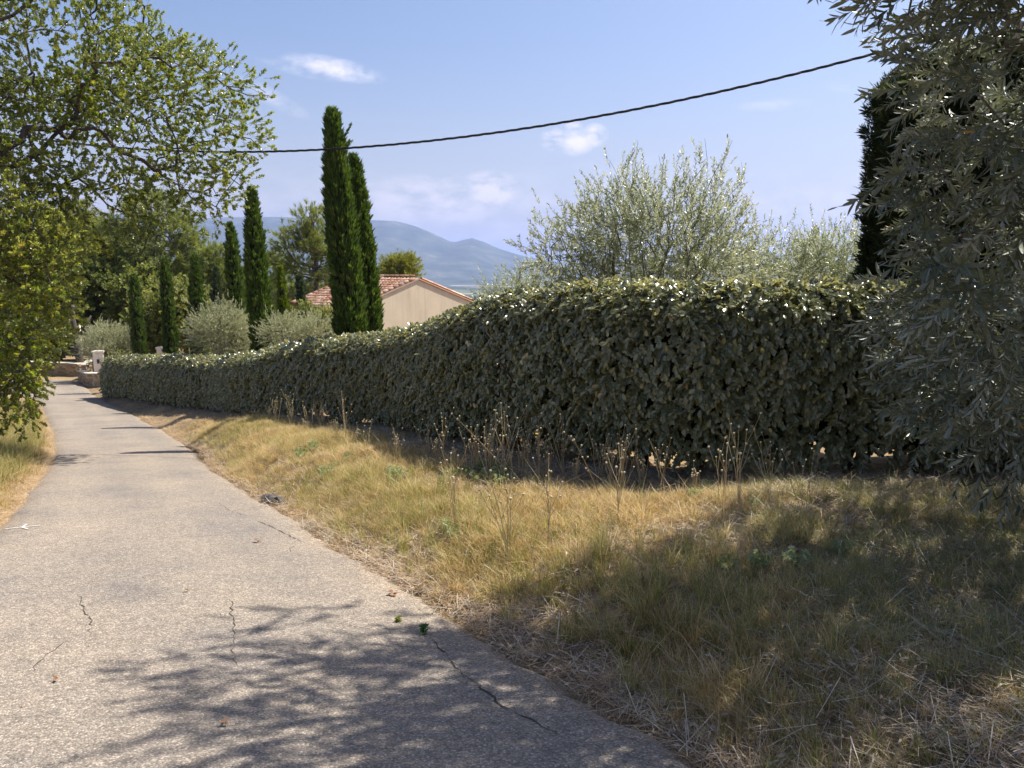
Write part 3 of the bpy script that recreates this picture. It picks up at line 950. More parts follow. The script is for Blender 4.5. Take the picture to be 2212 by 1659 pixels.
def make_litter(r, n=7):
    V = []; F = []; mi = []; va = []
    for k in range(n):
        lv, lf = leaf_geo(r.uniform(.025, .055), [(0, 0), (.4, r.uniform(.003, .0065)), (1, 0)], r.uniform(-.3, .5), .5)
        az = r.uniform(0, 6.28)
        P = place(lv, (math.cos(az), math.sin(az), r.gauss(0, .22)), (r.gauss(0, .4), r.gauss(0, .4), 1), (r.gauss(0, .06), r.gauss(0, .06), .006 + r.random() * .012))
        b = len(V); V += P.tolist(); F += [tuple(i + b for i in q) for q in lf]; mi += [0] * len(lf); va += [r.random()] * len(P)
    for k in range(9):
        az = r.uniform(0, 6.28); d = np.array([math.cos(az), math.sin(az), abs(r.gauss(0, .18))]); ln = r.uniform(.05, .18)
        s_ = np.array([-d[1], d[0], 0]) * .0013; p = np.array([r.gauss(0, .06), r.gauss(0, .06), .012])
        b = len(V); V += [(p - s_).tolist(), (p + s_).tolist(), (p + d * ln + s_).tolist(), (p + d * ln - s_).tolist()]
        F.append((b, b + 1, b + 2, b + 3)); mi.append(0); va += [r.random()] * 4
    return V, F, mi, va


SRC['litter'] = twig_collection('litter_patch', make_litter, 8, [M['litter']], 16)
SRC['russet'] = twig_collection('russet_patch', lambda r: make_litter(r, 3), 5, [M['russet']], 17)
SRC['weed'] = twig_collection('weed_tuft', lambda r: make_twig(r, 16, .10, leaf_geo(.035, OAKLO, .1, .1), .03, (40, 90), stem=.002), 4, [M['clover'], M['clover']], 18)


# ------------------------------------------------------------------ trees
def branch_tree(trunk, centres, rng, r_tip=.008, power=.42, wob=.06, droop=0.0, maxstep=.5, sides=5):
    """trunk: polyline of points; centres: leaf cluster centres. Returns node positions, parents, radii"""
    pos = [np.array(p, float) for p in trunk]; par = [-1] + list(range(len(trunk) - 1))
    plen = [0.0]
    for i in range(1, len(pos)): plen.append(plen[-1] + np.linalg.norm(pos[i] - pos[i - 1]))
    start = max(1, len(trunk) // 2)
    order = np.argsort(np.linalg.norm(centres - pos[-1], axis=1))
    cap = 20000
    PA = np.zeros((cap, 3)); PL = np.zeros(cap); n = len(pos)
    PA[:n] = pos; PL[:n] = plen
    tips = []
    for c_i in order:
        c = centres[c_i]
        d = np.linalg.norm(PA[start:n] - c, axis=1) + .18 * PL[start:n]
        j = int(np.argmin(d)) + start
        a = PA[j].copy(); dist = np.linalg.norm(c - a)
        k = max(1, int(math.ceil(dist / maxstep)))
        prev = j
        bow = rng.normal(0, wob, 3) * dist + np.array([0, 0, -droop * dist])
        for s in range(1, k + 1):
            t = s / k
            q = a + (c - a) * t + bow * 4 * t * (1 - t) + (rng.normal(0, .03, 3) if s < k else 0)
            if n >= cap: break
            PA[n] = q; PL[n] = PL[prev] + dist / k; par.append(prev); prev = n; n += 1
        tips.append(prev)
    cnt = np.zeros(n)
    for t in tips: cnt[t] += 1
    for i in range(n - 1, 0, -1): cnt[par[i]] += cnt[i]
    R_ = r_tip * np.maximum(cnt, .6) ** power
    return PA[:n], np.array(par), R_, tips


def cones(PA, par, R_, lo, sides=5, rmin=0.0):
    """all segments from node lo on as tapered tubes in one mesh"""
    idx = np.array([i for i in range(lo, len(PA)) if par[i] >= 0 and R_[i] >= rmin])
    if len(idx) == 0: return np.zeros((0, 3)), np.zeros((0, 4), int)
    A = PA[par[idx]]; B = PA[idx]; ra = np.minimum(R_[par[idx]], R_[idx] * 1.35); rb = R_[idx]
    t = norm(B - A); B = B + t * rb[:, None] * .4
    ref = np.where(np.abs(t[:, 2:3]) > .9, np.array([[1., 0, 0]]), np.array([[0, 0, 1.]]))
    x = norm(np.cross(t, ref)); y = np.cross(t, x)
    an = np.arange(sides) * 2 * np.pi / sides
    ring = x[:, None] * np.cos(an)[None, :, None] + y[:, None] * np.sin(an)[None, :, None]
    VA = A[:, None] + ring * ra[:, None, None]; VB = B[:, None] + ring * rb[:, None, None]
    V = np.concatenate([VA, VB], 1).reshape(-1, 3)
    m = len(idx); base = (np.arange(m) * 2 * sides)[:, None]
    k = np.arange(sides)[None]; k2 = (k + 1) % sides
    F = np.stack([base + k, base + k2, base + sides + k2, base + sides + k], -1).reshape(-1, 4)
    return V, F


def blob_points(blobs, n, rng, shell=.5):
    """points inside ellipsoids (cx,cy,cz,rx,ry,rz[,weight]), biased to the outside"""
    w = np.array([b[3] * b[4] * b[5] * (b[6] if len(b) > 6 else 1) for b in blobs]); w = w / w.sum()
    ch = rng.choice(len(blobs), n, p=w)
    d = norm(rng.normal(0, 1, (n, 3))); rr = rng.random(n) ** (1 / 3)
    rr = rr * (1 - shell) + shell * (rng.random(n) ** .25)
    B = np.array([b[:6] for b in blobs])[ch]
    return B[:, :3] + d * rr[:, None] * B[:, 3:6]


def tree(name, label, cat, base, trunk, r_tr, blobs, nclu, per, sig, src, bark, rng, scale=(.8, 1.3), up=.35, outw=.7, droop=0.0, shell=.5,
         group=None, rtip=.008, power=.42, wob=.07, maxstep=.5, rmin=.004, flat=1.0, keep=None, nhero=0, branchname='branches', clen=0.0, ndroop=0.0):
    """a tree as Empty > trunk, branches, crown"""
    base = np.array(base, float)
    root = empty(name, tuple(base), 0, label=label, cat=cat, group=group)
    C = blob_points(blobs, nclu, rng, shell)
    if keep is not None: C = C[keep(C)]
    gzv = ground_z(C[:, 0], C[:, 1]) + .12
    C = C[C[:, 2] > gzv]
    tr = [np.array(p, float) for p in trunk]
    PA, par, R_, tips = branch_tree(tr, C, rng, rtip, power, wob, ndroop, maxstep)
    nt = len(tr)
    mb = MB()
    P = tr; rr = np.linspace(r_tr, max(R_[nt - 1], r_tr * .45), nt)
    PP = [p - base for p in P]
    PP[0] = PP[0] - np.array([0, 0, .15])
    rr2 = list(rr); rr2[0] *= 1.35
    mb.tube(PP, rr2, 9)
    mb.build('trunk', bark, root, True)
    V, F = cones(PA - base, par, R_, nt, 5, rmin)
    if len(V): mesh_from(branchname, V, F, bark, root, True)
    # twigs
    n = len(C) * per
    ci = np.repeat(np.arange(len(C)), per)
    # clusters vary in fullness
    full = rng.random(len(C)) ** .5
    kp = rng.random(n) < full[ci] * .75 + .25
    off = rng.normal(0, 1, (n, 3)) * sig * np.array([1, 1, flat])
    pts = C[ci] + off
    cen = np.mean(C, 0)
    d = norm(off + 1e-6) * .6 + norm(pts - cen) * outw + np.array([0, 0, up]) + rng.normal(0, .35, (n, 3)) + np.array([0, 0, -droop])
    ydir = np.array([0, 0, 1.0]) + rng.normal(0, .5, (n, 3)) + np.array(sd) * .4
    pts = pts[kp]; d = d[kp]; ydir = ydir[kp]
    g = ground_z(pts[:, 0], pts[:, 1]) + .05
    ok = pts[:, 2] > g
    if keep is not None: ok &= keep(pts)
    pts = pts[ok]; d = d[ok]; ydir = ydir[ok]
    eu = frames(d, ydir)
    sc_ = rng.uniform(scale[0], scale[1], len(pts))
    scatter('crown', pts - base, eu, sc_, SRC[src], root, rng=rng)
    return root, pts, eu, sc_


def rsd(n): return np.random.default_rng(n)


def hit(px, py, y0=1.5, y1=60):
    d = ray(px, py)
    Ys = np.arange(y0, y1, .02)
    z = EYE + d[2] * Ys
    g = ground_z(d[0] * Ys, Ys)
    k = np.argmax(z < g)
    return np.array([d[0] * Ys[k], Ys[k], g[k]])


def proj(P):
    """where points fall in the photograph (used to trim crowns to their outline)"""
    c, s = math.cos(PITCH), math.sin(PITCH)
    x = P[:, 0]; y = P[:, 1]; z = P[:, 2] - EYE
    f = y * c - z * s; u = y * s + z * c
    f = np.maximum(f, .05)
    return 1106 + x / f * 1661, 829.5 - u / f * 1661


# ------------------------------------------------------------------ house
def build_house():
    root = empty('house', (0, 0, 0), 0, label='ochre plastered house with low terracotta tiled roofs behind the tall cypress pair', cat='house')
    E0 = np.array([-7.35, 33.0]); u = np.array([-.785, .62]); v = np.array([.62, .785])
    def w(a, b, z): p = E0 + u * a + v * b; return (p[0], p[1], z)
    ze, zr, zb = -.12, 1.32, -6.0
    HW = 4.7; slope = (zr - ze) / HW
    # walls: front wing, with its gable towards the lane, and a higher wing set back
    mb = MB()
    def prism(a0, a1, b0, b1, zee, zrr, gable=True):
        bm = (b0 + b1) / 2
        V = [w(a0, b0, zb), w(a0, b1, zb), w(a0, b1, zee), w(a0, bm, zrr), w(a0, b0, zee),
             w(a1, b0, zb), w(a1, b1, zb), w(a1, b1, zee), w(a1, bm, zrr), w(a1, b0, zee)]
        mb.add(V, [(0, 1, 2, 3, 4), (9, 8, 7, 6, 5), (0, 4, 9, 5), (1, 6, 7, 2)])
    prism(0.0, 2.75, 0, 2 * HW, ze - .08, zr - .08)
    prism(2.80, 5.5, 2.0, 8.4, .12, .12 + .32 * 3.2)
    walls = mb.build('wall', M['plaster'], root)
    # arched opening low on the gable
    ab = MB()
    V = []; n = 12
    for k in range(n + 1):
        a = math.pi * k / n
        for rr_ in (.62, .80):
            for o_ in (-.05, .0):
                V.append(w(o_ - .02, 1.55 + math.cos(a) * rr_, -1.95 + math.sin(a) * rr_))
    F = []
    for k in range(n):
        b = 4 * k
        F += [(b, b + 2, b + 6, b + 4), (b + 2, b + 3, b + 7, b + 6), (b, b + 4, b + 5, b + 1)]
    ab.add(V, F)
    ab.build('arched_surround', M['white'], root)
    sh = MB()
    V = [w(-.012, 1.55 + math.cos(math.pi * k / n) * .62, -1.95 + math.sin(math.pi * k / n) * .62) for k in range(n + 1)] + [w(-.012, .93, -4), w(-.012, 2.17, -4)]
    sh.add(V, [tuple(range(n + 1)) + (n + 1, n + 2)])
    sh.build('window', simple('grey_blue_shutter', (.22, .25, .30), .6, .05), root)
    # half round tile, convex side up, running down the slope (local -Y)
    tl = MB(); nn = 6
    V = []
    for (y, r_) in ((0, .082), (-.40, .100)):
        for k in range(nn + 1):
            a = math.pi * k / nn
            V.append((math.cos(a) * r_, y, math.sin(a) * r_ * .85))
        for k in range(nn + 1):
            a = math.pi * k / nn
            V.append((math.cos(a) * (r_ - .015), y, math.sin(a) * (r_ - .015) * .85))
    m_ = nn + 1
    F = []
    for k in range(nn):
        F.append((k, k + 1, 2 * m_ + k + 1, 2 * m_ + k))
        F.append((2 * m_ + k, 2 * m_ + k + 1, 3 * m_ + k + 1, 3 * m_ + k))
    tl.add(V, F)
    t0 = tl.build('tile', M['tile'], None, True)
    tme = t0.data
    bpy.data.objects.remove(t0)
    rg = random.Random(5)
    def slope_roof(a0, a1, b0, b1, z0, z1, nm, limit, verge):
        """one roof plane from the eave (b0,z0) to the ridge (b1,z1)"""
        d = MB()
        V = [w(a0, b0, z0), w(a1, b0, z0), w(a1, b1, z1), w(a0, b1, z1)]
        V2 = [(x, y, z - .07) for x, y, z in V]
        d.add(V + V2, [(0, 3, 2, 1), (4, 5, 6, 7), (0, 1, 5, 4), (1, 2, 6, 5), (2, 3, 7, 6), (3, 0, 4, 7)])
        deck = d.build(nm, M['tile'], root)
        P0 = Vector(w(a0, b0, z0)); eu = Vector((u[0], u[1], 0)); up = (Vector(w(a0, b1, z1)) - P0); Ls = up.length; up.normalize()
        nrm = up.cross(eu) if up.cross(eu).z > 0 else eu.cross(up)
        cols = int((a1 - a0) / .205); rows = int(Ls / .345)
        Mx = Matrix((tuple(up.cross(nrm)), tuple(up), tuple(nrm))).transposed()
        eul = Mx.to_euler()
        rest = MB(); cnt = 0; rv = []
        for r_ in range(rows):
            for c in range(cols):
                p = P0 + eu * (.10 + c * (a1 - a0 - .2) / max(cols - 1, 1)) + up * (.36 + r_ * .345) + nrm * (.012 + .004 * rg.random())
                p = p + eu * rg.gauss(0, .006) + up * rg.gauss(0, .012)
                if cnt < limit:
                    share('tile', tme, deck, p, (eul.x, eul.y + rg.gauss(0, .03), eul.z + rg.gauss(0, .02)))
                    cnt += 1
                else:
                    Mr = Matrix.Translation(p) @ Mx.to_4x4()
                    VV = [tuple(Mr @ vv.co) for vv in tme.vertices]
                    rest.add(VV, [tuple(q.vertices) for q in tme.polygons]); rv += [rg.random()] * len(VV)
        if rest.v:
            mesh_from('tiles', rest.v, rest.f, M['tile'], deck, True, attrs={'v': rv}, kind='stuff')
        return deck, P0, eu, up, nrm, Mx
    d1 = slope_roof(-.06, 2.97, -.42, HW, ze - .42 * slope, zr, 'roof', 150, True)
    d2 = slope_roof(2.98, 5.7, 2.0 - .4, 5.2, .2 - .4 * .32, .2 + 3.2 * .32, 'roof', 90, True)
    # far slopes, seen edge on
    def back(a0, a1, b0, b1, z0, z1):
        d = MB(); V = [w(a0, b0, z0), w(a1, b0, z0), w(a1, b1, z1), w(a0, b1, z1)]
        V2 = [(x, y, z - .07) for x, y, z in V]
        d.add(V + V2, [(0, 3, 2, 1), (4, 5, 6, 7), (0, 1, 5, 4), (1, 2, 6, 5), (2, 3, 7, 6), (3, 0, 4, 7)])
        return d.build('roof', M['tile'], root)
    bk = back(-.06, 2.97, 2 * HW + .42, HW + .02, ze - .42 * slope, zr)
    back(2.98, 5.7, 8.8, 5.22, .2 - .4 * .32, .2 + 3.2 * .32)
    # ridge and verge tiles
    def run(p0, p1, deck, lift=.05):
        p0 = Vector(p0); p1 = Vector(p1); L_ = (p1 - p0).length; dr = (p1 - p0) / L_
        side = dr.cross(Vector((0, 0, 1))).normalized(); nz = side.cross(dr)
        Mx = Matrix((tuple(side), tuple(dr), tuple(nz))).transposed(); e = Mx.to_euler()
        for k in range(int(L_ / .34)):
            share('tile', tme, deck, p0 + dr * (.36 + k * .34) + nz * lift, (e.x, e.y, e.z), (1.1, 1.0, 1.0))
    run(w(.05, -.42, ze - .42 * slope), w(.05, HW, zr), d1[0])
    run(w(.05, 2 * HW + .42, ze - .42 * slope), w(.05, HW, zr), bk)
    run(w(5.62, 1.6, .2 - .4 * .32), w(5.62, 5.2, .2 + 3.2 * .32), d2[0])
    run(w(2.9, HW, zr + .03), w(-.1, HW, zr + .03), d1[0])
    run(w(5.7, 5.2, .23 + 3.2 * .32), w(2.9, 5.2, .23 + 3.2 * .32), d2[0])
    # two courses of small arched tiles below each eave
    for (a0, a1, b, z, deck) in ((-.05, 2.80, 0, ze, d1[0]), (2.85, 5.5, 2.0, .2, d2[0])):
        g = MB()
        for course in range(2):
            zz = z - .20 - .115 * course; out = -.30 + .13 * course
            n_ = int((a1 - a0) / .19)
            for k in range(n_):
                a = a0 + .1 + k * .19 + (.095 if course else 0)
                V = []
                for q in range(6):
                    th = math.pi * q / 5
                    V.append(w(a + math.cos(th) * .075, b + out, zz + math.sin(th) * .07))
                    V.append(w(a + math.cos(th) * .075, b + .05, zz + math.sin(th) * .07))
                F = [(2 * q, 2 * q + 1, 2 * q + 3, 2 * q + 2) for q in range(5)]
                g.add(V, F)
            V = [w(a0, b + out, zz + .075), w(a1, b + out, zz + .075), w(a1, b + .02, zz + .075), w(a0, b + .02, zz + .075),
                 w(a0, b + out, zz + .105), w(a1, b + out, zz + .105), w(a1, b + .02, zz + .105), w(a0, b + .02, zz + .105)]
            g.add(V, [(0, 3, 2, 1), (4, 5, 6, 7), (0, 1, 5, 4), (2, 3, 7, 6)])
        g.build('eaves_course', M['plaster'], root)


build_house()


# ------------------------------------------------------------------ dry stone walls, gate pillars
def stone_meshes():
    out = []
    for k in range(6):
        r = random.Random(k + 40)
        V = []
        for z in (-.5, .5):
            for y in (-.5, .5):
                for x in (-.5, .5):
                    V.append((x * r.uniform(.86, 1), y * r.uniform(.86, 1), z * r.uniform(.86, 1)))
        # bevel-like extra ring
        F = [(0, 2, 3, 1), (4, 5, 7, 6), (0, 1, 5, 4), (2, 6, 7, 3), (0, 4, 6, 2), (1, 3, 7, 5)]
        me = bpy.data.meshes.new('stone'); me.from_pydata(V, [], F); me.materials.append(M['stone'])
        out.append(me)
    return out


SM = stone_meshes()


def stone_wall(name, label, pts, h, thick, sl=.34, sh_=.115, seed=0):
    rg = random.Random(seed)
    root = empty(name, tuple(pts[0]), 0, label=label, cat='stone wall')
    o = Vector(pts[0])
    core = MB()
    for i in range(len(pts) - 1):
        a, b = Vector(pts[i]), Vector(pts[i + 1]); d = (b - a); L_ = Vector((d.x, d.y)).length; dn = Vector((d.x, d.y, 0)).normalized()
        ang = math.atan2(dn.y, dn.x); nn = Vector((-dn.y, dn.x, 0))
        h0 = h[i]; h1 = h[i + 1]
        tk = thick / 2 - .03
        V = []
        for (p, hh) in ((a, h0), (b, h1)):
            for s in (-1, 1):
                for z in (-.5, hh - .02):
                    q = p + nn * tk * s - o; V.append((q.x, q.y, q.z + z))
        core.add(V, [(0, 1, 3, 2), (4, 6, 7, 5), (0, 4, 5, 1), (2, 3, 7, 6), (1, 5, 7, 3)])
        rows = int(max(h0, h1) / sh_)
        for r_ in range(rows):
            x = rg.uniform(-.1, 0)
            while x < L_:
                ln = sl * rg.uniform(.5, 1.25)
                xc = min(x + ln / 2, L_); t = xc / L_
                hh = h0 + (h1 - h0) * t
                zc = (r_ + .5) * sh_
                if zc + sh_ * .4 < hh:
                    p = a + d * t - o
                    share('stone', rg.choice(SM), root, (p.x, p.y, p.z + zc - .0), (rg.gauss(0, .02), rg.gauss(0, .02), ang + rg.gauss(0, .02)),
                          (ln * .97, thick * rg.uniform(.97, 1.06), sh_ * .95))
                x += ln
        # coping
        n = max(1, int(L_ / .55)); 
        for k in range(n):
            t = (k + .5) / n; p = a + d * t - o; hh = h0 + (h1 - h0) * t
            cm = MB(); cm.box(-L_ / n / 2 * .98, L_ / n / 2 * .98, -thick / 2 - .04, thick / 2 + .04, -.03, .035)
            c = cm.build('coping_stone', M['coping'], root)
            c.location = (p.x, p.y, p.z + hh + .03); c.rotation_euler = (0, -math.atan2(h1 - h0 + d.z, L_), ang)
    core.build('core', M['stone'], root)
    return root


def gp(px, py, D):
    p = at(px, py, D); return p


a = at(60, 812, 51); b = at(176, 812, 49.5)
zb_ = gz(a[0], a[1]); zc_ = gz(b[0], b[1])
stone_wall('stone_wall', 'low dry stone wall running straight across the end of the lane', [(a[0], a[1], zb_ - .05), (b[0], b[1], zc_ - .05)], [.85, .85], .45, seed=1)
p1 = at(176, 818, 46.5); p2 = at(196, 826, 44.0); p3 = at(230, 833, 43.0)
stone_wall('stone_wall', 'curved honey coloured stone wall beside the end of the hedge', [(p[0], p[1], gz(p[0], p[1]) - .05) for p in (p1, p2, p3)], [.66, .72, .72], .4, seed=2)
p4 = at(182, 800, 47.5); p5 = at(222, 790, 49.5)
stone_wall('stone_wall', 'stone ramp wall rising behind the curved wall towards the first pillar', [(p[0], p[1], gz(p[0], p[1]) - .05) for p in (p4, p5)], [.9, 1.75], .35, seed=3)


def pillar(px, top, D, wd, label):
    p = at(px, top, D); g = gz(p[0], p[1]); hh = p[2] - g
    root = empty('gate_pillar', (p[0], p[1], g), .35, label=label, cat='gate pillar')
    m = MB(); m.box(-wd / 2, wd / 2, -wd / 2, wd / 2, -.2, hh - .12); m.build('shaft', M['white'], root)
    m = MB(); m.box(-wd / 2 - .05, wd / 2 + .05, -wd / 2 - .05, wd / 2 + .05, hh - .12, hh - .02)
    c = wd / 2 + .03
    m.add([(-c, -c, hh - .02), (c, -c, hh - .02), (c, c, hh - .02), (-c, c, hh - .02), (0, 0, hh + .03)], [(0, 1, 4), (1, 2, 4), (2, 3, 4), (3, 0, 4)])
    m.build('cap', M['white'], root)
    m = MB(); m.box(-.07, .07, -wd / 2 - .03, -wd / 2, hh - .75, hh - .5); m.build('letter_slot', simple('dark_metal', (.05, .05, .05), .5, .1), root)


pillar(212, 757, 45.2, .52, 'pale plastered gate pillar with flat cap showing above the near end of the hedge')
pillar(349, 749, 47.0, .55, 'pale plastered gate pillar between two slim cypresses behind the hedge')
pillar(270, 755, 52.0, .45, 'small pale gate pillar in front of the grey green bush')


# ------------------------------------------------------------------ hedge
def build_hedge():
    rng = rsd(21)
    # resample the foot line
    P = HF.copy(); T = HT.copy()
    seg = np.linalg.norm(np.diff(P[:, :2], axis=0), axis=1); s = np.concatenate([[0], np.cumsum(seg)])
    ss = np.arange(0, s[-1], .05)
    def cat(v):
        y = np.interp(ss, s, v)
        k = np.hanning(31); k /= k.sum()
        return np.convolve(np.pad(y, 15, 'edge'), k, 'valid')
    X, Y = cat(P[:, 0]), cat(P[:, 1])
    top = cat(T)
    tx, ty = np.gradient(X), np.gradient(Y); l = np.hypot(tx, ty); tx /= l; ty /= l
    nx, ny = -ty, tx            # towards the lane
    Z0 = ground_z(X, Y)
    hgt = np.maximum(top - Z0, 1.2)
    Wd = 1.35
    root = empty('hedge', (0, 0, 0), 0, label='long clipped silverberry hedge winding down beside the lane', cat='hedge')
    n = len(ss)
    dist = np.hypot(X, Y)

    def surf(i, q, dep):
        """point and outward normal; q runs up the front (0..1), over the top (1..2) and down the back (2..3)"""
        h = hgt[i]; R_ = .52
        f = Wd
        px = np.empty(len(i)); pz = np.empty(len(i)); ox = np.empty(len(i)); oz = np.empty(len(i))
        qf = q < 1; qt = (q >= 1) & (q < 2); qb = q >= 2
        z = q * h
        bulge = .10 * np.sin(np.clip(q, 0, 1) * np.pi)
        px[qf] = bulge[qf]; pz[qf] = z[qf]; ox[qf] = 1; oz[qf] = .1
        t = (q[qt] - 1)
        px[qt] = -t * f; pz[qt] = h[qt]; ox[qt] = 0; oz[qt] = 1
        t = q[qb] - 2
        px[qb] = -f; pz[qb] = (1 - t) * h[qb]; ox[qb] = -1; oz[qb] = .1
        # round the shoulders
        a = px + f / 2; b = pz - (h - R_)
        half = f / 2
        ex = np.abs(a) - (half - R_)
        c = (ex > 0) & (b > 0)
        if c.any():
            L_ = np.hypot(ex[c], b[c]); k = R_ / np.maximum(L_, 1e-6)
            m = np.minimum(k, 1.0)
            nxx = ex[c] / L_; nzz = b[c] / L_
            px[c] = (half - R_ + nxx * R_) * np.sign(a[c]) - half; pz[c] = h[c] - R_ + nzz * R_
            ox[c] = nxx * np.sign(a[c]); oz[c] = nzz
        px = px - ox * dep; pz = pz - oz * dep
        x = X[i] + nx[i] * px; y = Y[i] + ny[i] * px
        lump = .07 * (vnoise(x * 1.0 + 5, y + pz * 1.3, .9, 31) - .5) + .05 * (vnoise(x + pz, y, 2.7, 32) - .5)
        x += nx[i] * ox * lump; y += ny[i] * ox * lump; pz = pz + oz * lump
        pt = np.stack([x, y, Z0[i] + pz], -1)
        nr = np.stack([nx[i] * ox, ny[i] * ox, oz], -1)
        return pt, norm(nr)

    # core: added dark solid well inside, blocks light and paints the gaps dark; where the hedge is thin (near right) only its upper part
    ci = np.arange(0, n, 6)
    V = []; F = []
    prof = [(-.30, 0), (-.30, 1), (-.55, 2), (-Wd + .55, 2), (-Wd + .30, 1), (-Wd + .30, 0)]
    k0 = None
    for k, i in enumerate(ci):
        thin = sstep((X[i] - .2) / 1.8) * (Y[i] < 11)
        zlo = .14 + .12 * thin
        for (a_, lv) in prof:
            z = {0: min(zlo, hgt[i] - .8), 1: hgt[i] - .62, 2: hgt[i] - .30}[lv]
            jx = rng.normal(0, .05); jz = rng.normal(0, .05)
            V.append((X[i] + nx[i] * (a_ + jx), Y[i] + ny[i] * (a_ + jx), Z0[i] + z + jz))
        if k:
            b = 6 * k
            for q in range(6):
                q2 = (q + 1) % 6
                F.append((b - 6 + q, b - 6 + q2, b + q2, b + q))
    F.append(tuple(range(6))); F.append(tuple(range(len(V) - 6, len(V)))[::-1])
    mesh_from('shade_core', V, F, M['core'], root, False)

    def layer(cnt, qlo, qhi, dlo, dhi, imin, imax, src, sc, nm, lowfade=0.0, nearw=True):
        i = rng.integers(imin, imax, cnt)
        q = rng.uniform(qlo, qhi, cnt)
        dep = rng.uniform(dlo, dhi, cnt)
        pt, nr = surf(i, q, dep)
        hz = pt[:, 2] - Z0[i]
        ok = hz > (.10 + .12 * rng.random(cnt))
        thin = sstep((pt[:, 0] - .0) / 2.0) * (pt[:, 1] < 11.5)
        lo = sstep((1.05 - hz) / .7) * thin
        holes = vnoise(pt[:, 0], pt[:, 2] * 1.4, 2.6, 77)
        ok &= rng.random(cnt) > lo * (.06 + .60 * (holes > .70)) * lowfade
        i = i[ok]; pt = pt[ok]; nr = nr[ok]; hz = hz[ok]; m = len(pt)
        topness = np.clip(nr[:, 2], 0, 1)[:, None]
        tang = np.stack([tx[i], ty[i], 0 * tx[i]], -1)
        dn = np.array([0, 0, -1.0])
        rnd = rng.normal(0, 1, (m, 3))
        dirf = dn * 1.0 + nr * .35 + tang * rng.normal(0, .55, (m, 1)) + rnd * .34
        dirt = tang * rng.normal(0, .8, (m, 1)) + nr * rng.uniform(-.1, .8, (m, 1)) + np.cross(nr, tang) * rng.normal(0, .8, (m, 1))
        d = dirf * (1 - topness) + dirt * topness
        yd = nr + rng.normal(0, .38, (m, 3)) + np.array([0, 0, .25])
        # the twig starts behind its leaves
        start = pt - norm(d) * .09
        return start, frames(d, yd), rng.uniform(*sc, m), src, nm

    near = int(np.argmin(np.abs(dist - 17.0) + (Y < 8.5) * 100))
    L_ = []
    # near stretch in full leaf shapes
    nn_ = near * .05
    hm = 2.05
    L_.append(layer(int(nn_ * hm * 290), 0, 1.0, -.01, .11, 0, near, 'hedge', (.80, 1.15), 'foliage', 1.0))
    L_.append(layer(int(nn_ * Wd * 420), .86, 1.7, -.05, .12, 0, near, 'hedge', (.80, 1.15), 'foliage'))
    L_.append(layer(int(nn_ * hm * 90), 0, 1.0, .16, .6, 0, near, 'hedge', (.8, 1.1), 'foliage', .85))
    L_.append(layer(int(nn_ * (hm + .6) * 60), 1.6, 3.0, -.03, .2, 0, near, 'hedge', (.9, 1.2), 'foliage', .9))
    fl = (n - near) * .05
    L_.append(layer(int(fl * hm * 210), 0, 1.0, -.03, .12, near, n, 'hedgelo', (1.0, 1.35), 'foliage'))
    L_.append(layer(int(fl * Wd * 260), .86, 1.8, -.05, .10, near, n, 'hedgelo', (1.0, 1.35), 'foliage'))
    L_.append(layer(int(fl * (hm + .5) * 50), 1.7, 3.0, -.03, .12, near, n, 'hedgelo', (1.1, 1.4), 'foliage'))
    for sname in ('hedge', 'hedgelo'):
        G = [q for q in L_ if q[3] == sname]
        scatter('foliage', np.vstack([g[0] for g in G]), np.vstack([g[1] for g in G]), np.concatenate([g[2] for g in G]), SRC[sname], root, rng=rng)
    # far end cap
    m = 700
    a_ = rng.uniform(-Wd, .0, m); z = rng.uniform(.1, 1, m) ** .9 * hgt[-1]
    e = n - 1
    rnd_ = np.sqrt(np.clip(1 - ((a_ + Wd / 2) / (Wd / 2 + .05)) ** 2, 0, 1)) * .4
    out = rnd_ * np.clip((hgt[-1] - z) / .5, 0, 1)
    pt = np.stack([X[e] + nx[e] * a_ + tx[e] * out, Y[e] + ny[e] * a_ + ty[e] * out, Z0[e] + z], -1)
    nr = np.tile(np.array([[tx[e], ty[e], .1]]), (m, 1))
    scatter('foliage', pt, frames(np.array([0, 0, -1.0]) + rng.normal(0, .4, (m, 3)), nr + rng.normal(0, .3, (m, 3))), rng.uniform(1, 1.35, m), SRC['hedgelo'], root, rng=rng)
    # stems
    for k in range(15):
        i = int((1.2 + k * .82) / .05)
        if i >= n: break
        r = random.Random(k)
        bx, by = X[i] - nx[i] * (.65 + r.gauss(0, .1)), Y[i] - ny[i] * (.65 + r.gauss(0, .1))
        mb = MB()
        for q in range(r.randint(3, 5)):
            az = r.uniform(0, 6.28); p = Vector((bx, by, Z0[i] - .1)); d = Vector((math.cos(az) * .35, math.sin(az) * .3, 1)).normalized()
            pts = [p.copy()]; rr = r.uniform(.018, .042)
            for st in range(7):
                d = (d + Vector((r.gauss(0, .22), r.gauss(0, .18), .12))).normalized(); p = p + d * .22; pts.append(p.copy())
                if st > 1 and r.random() < .75:
                    dd = (d + Vector((r.gauss(0, .8), r.gauss(0, .6), r.uniform(-.2, .3)))).normalized(); q2 = [p.copy()]
                    for _ in range(3):
                        dd = (dd + Vector((r.gauss(0, .25), r.gauss(0, .25), .05))).normalized(); q2.append(q2[-1] + dd * .17)
                    mb.tube(q2, [rr * .45, rr * .35, rr * .25, rr * .12], 4, False)
            mb.tube(pts, [rr * (1 - .09 * t) for t in range(len(pts))], 6, False)
        mb.build('stem', M['stem'], root, True)
    # the largest leaves, one by one
    lm = []
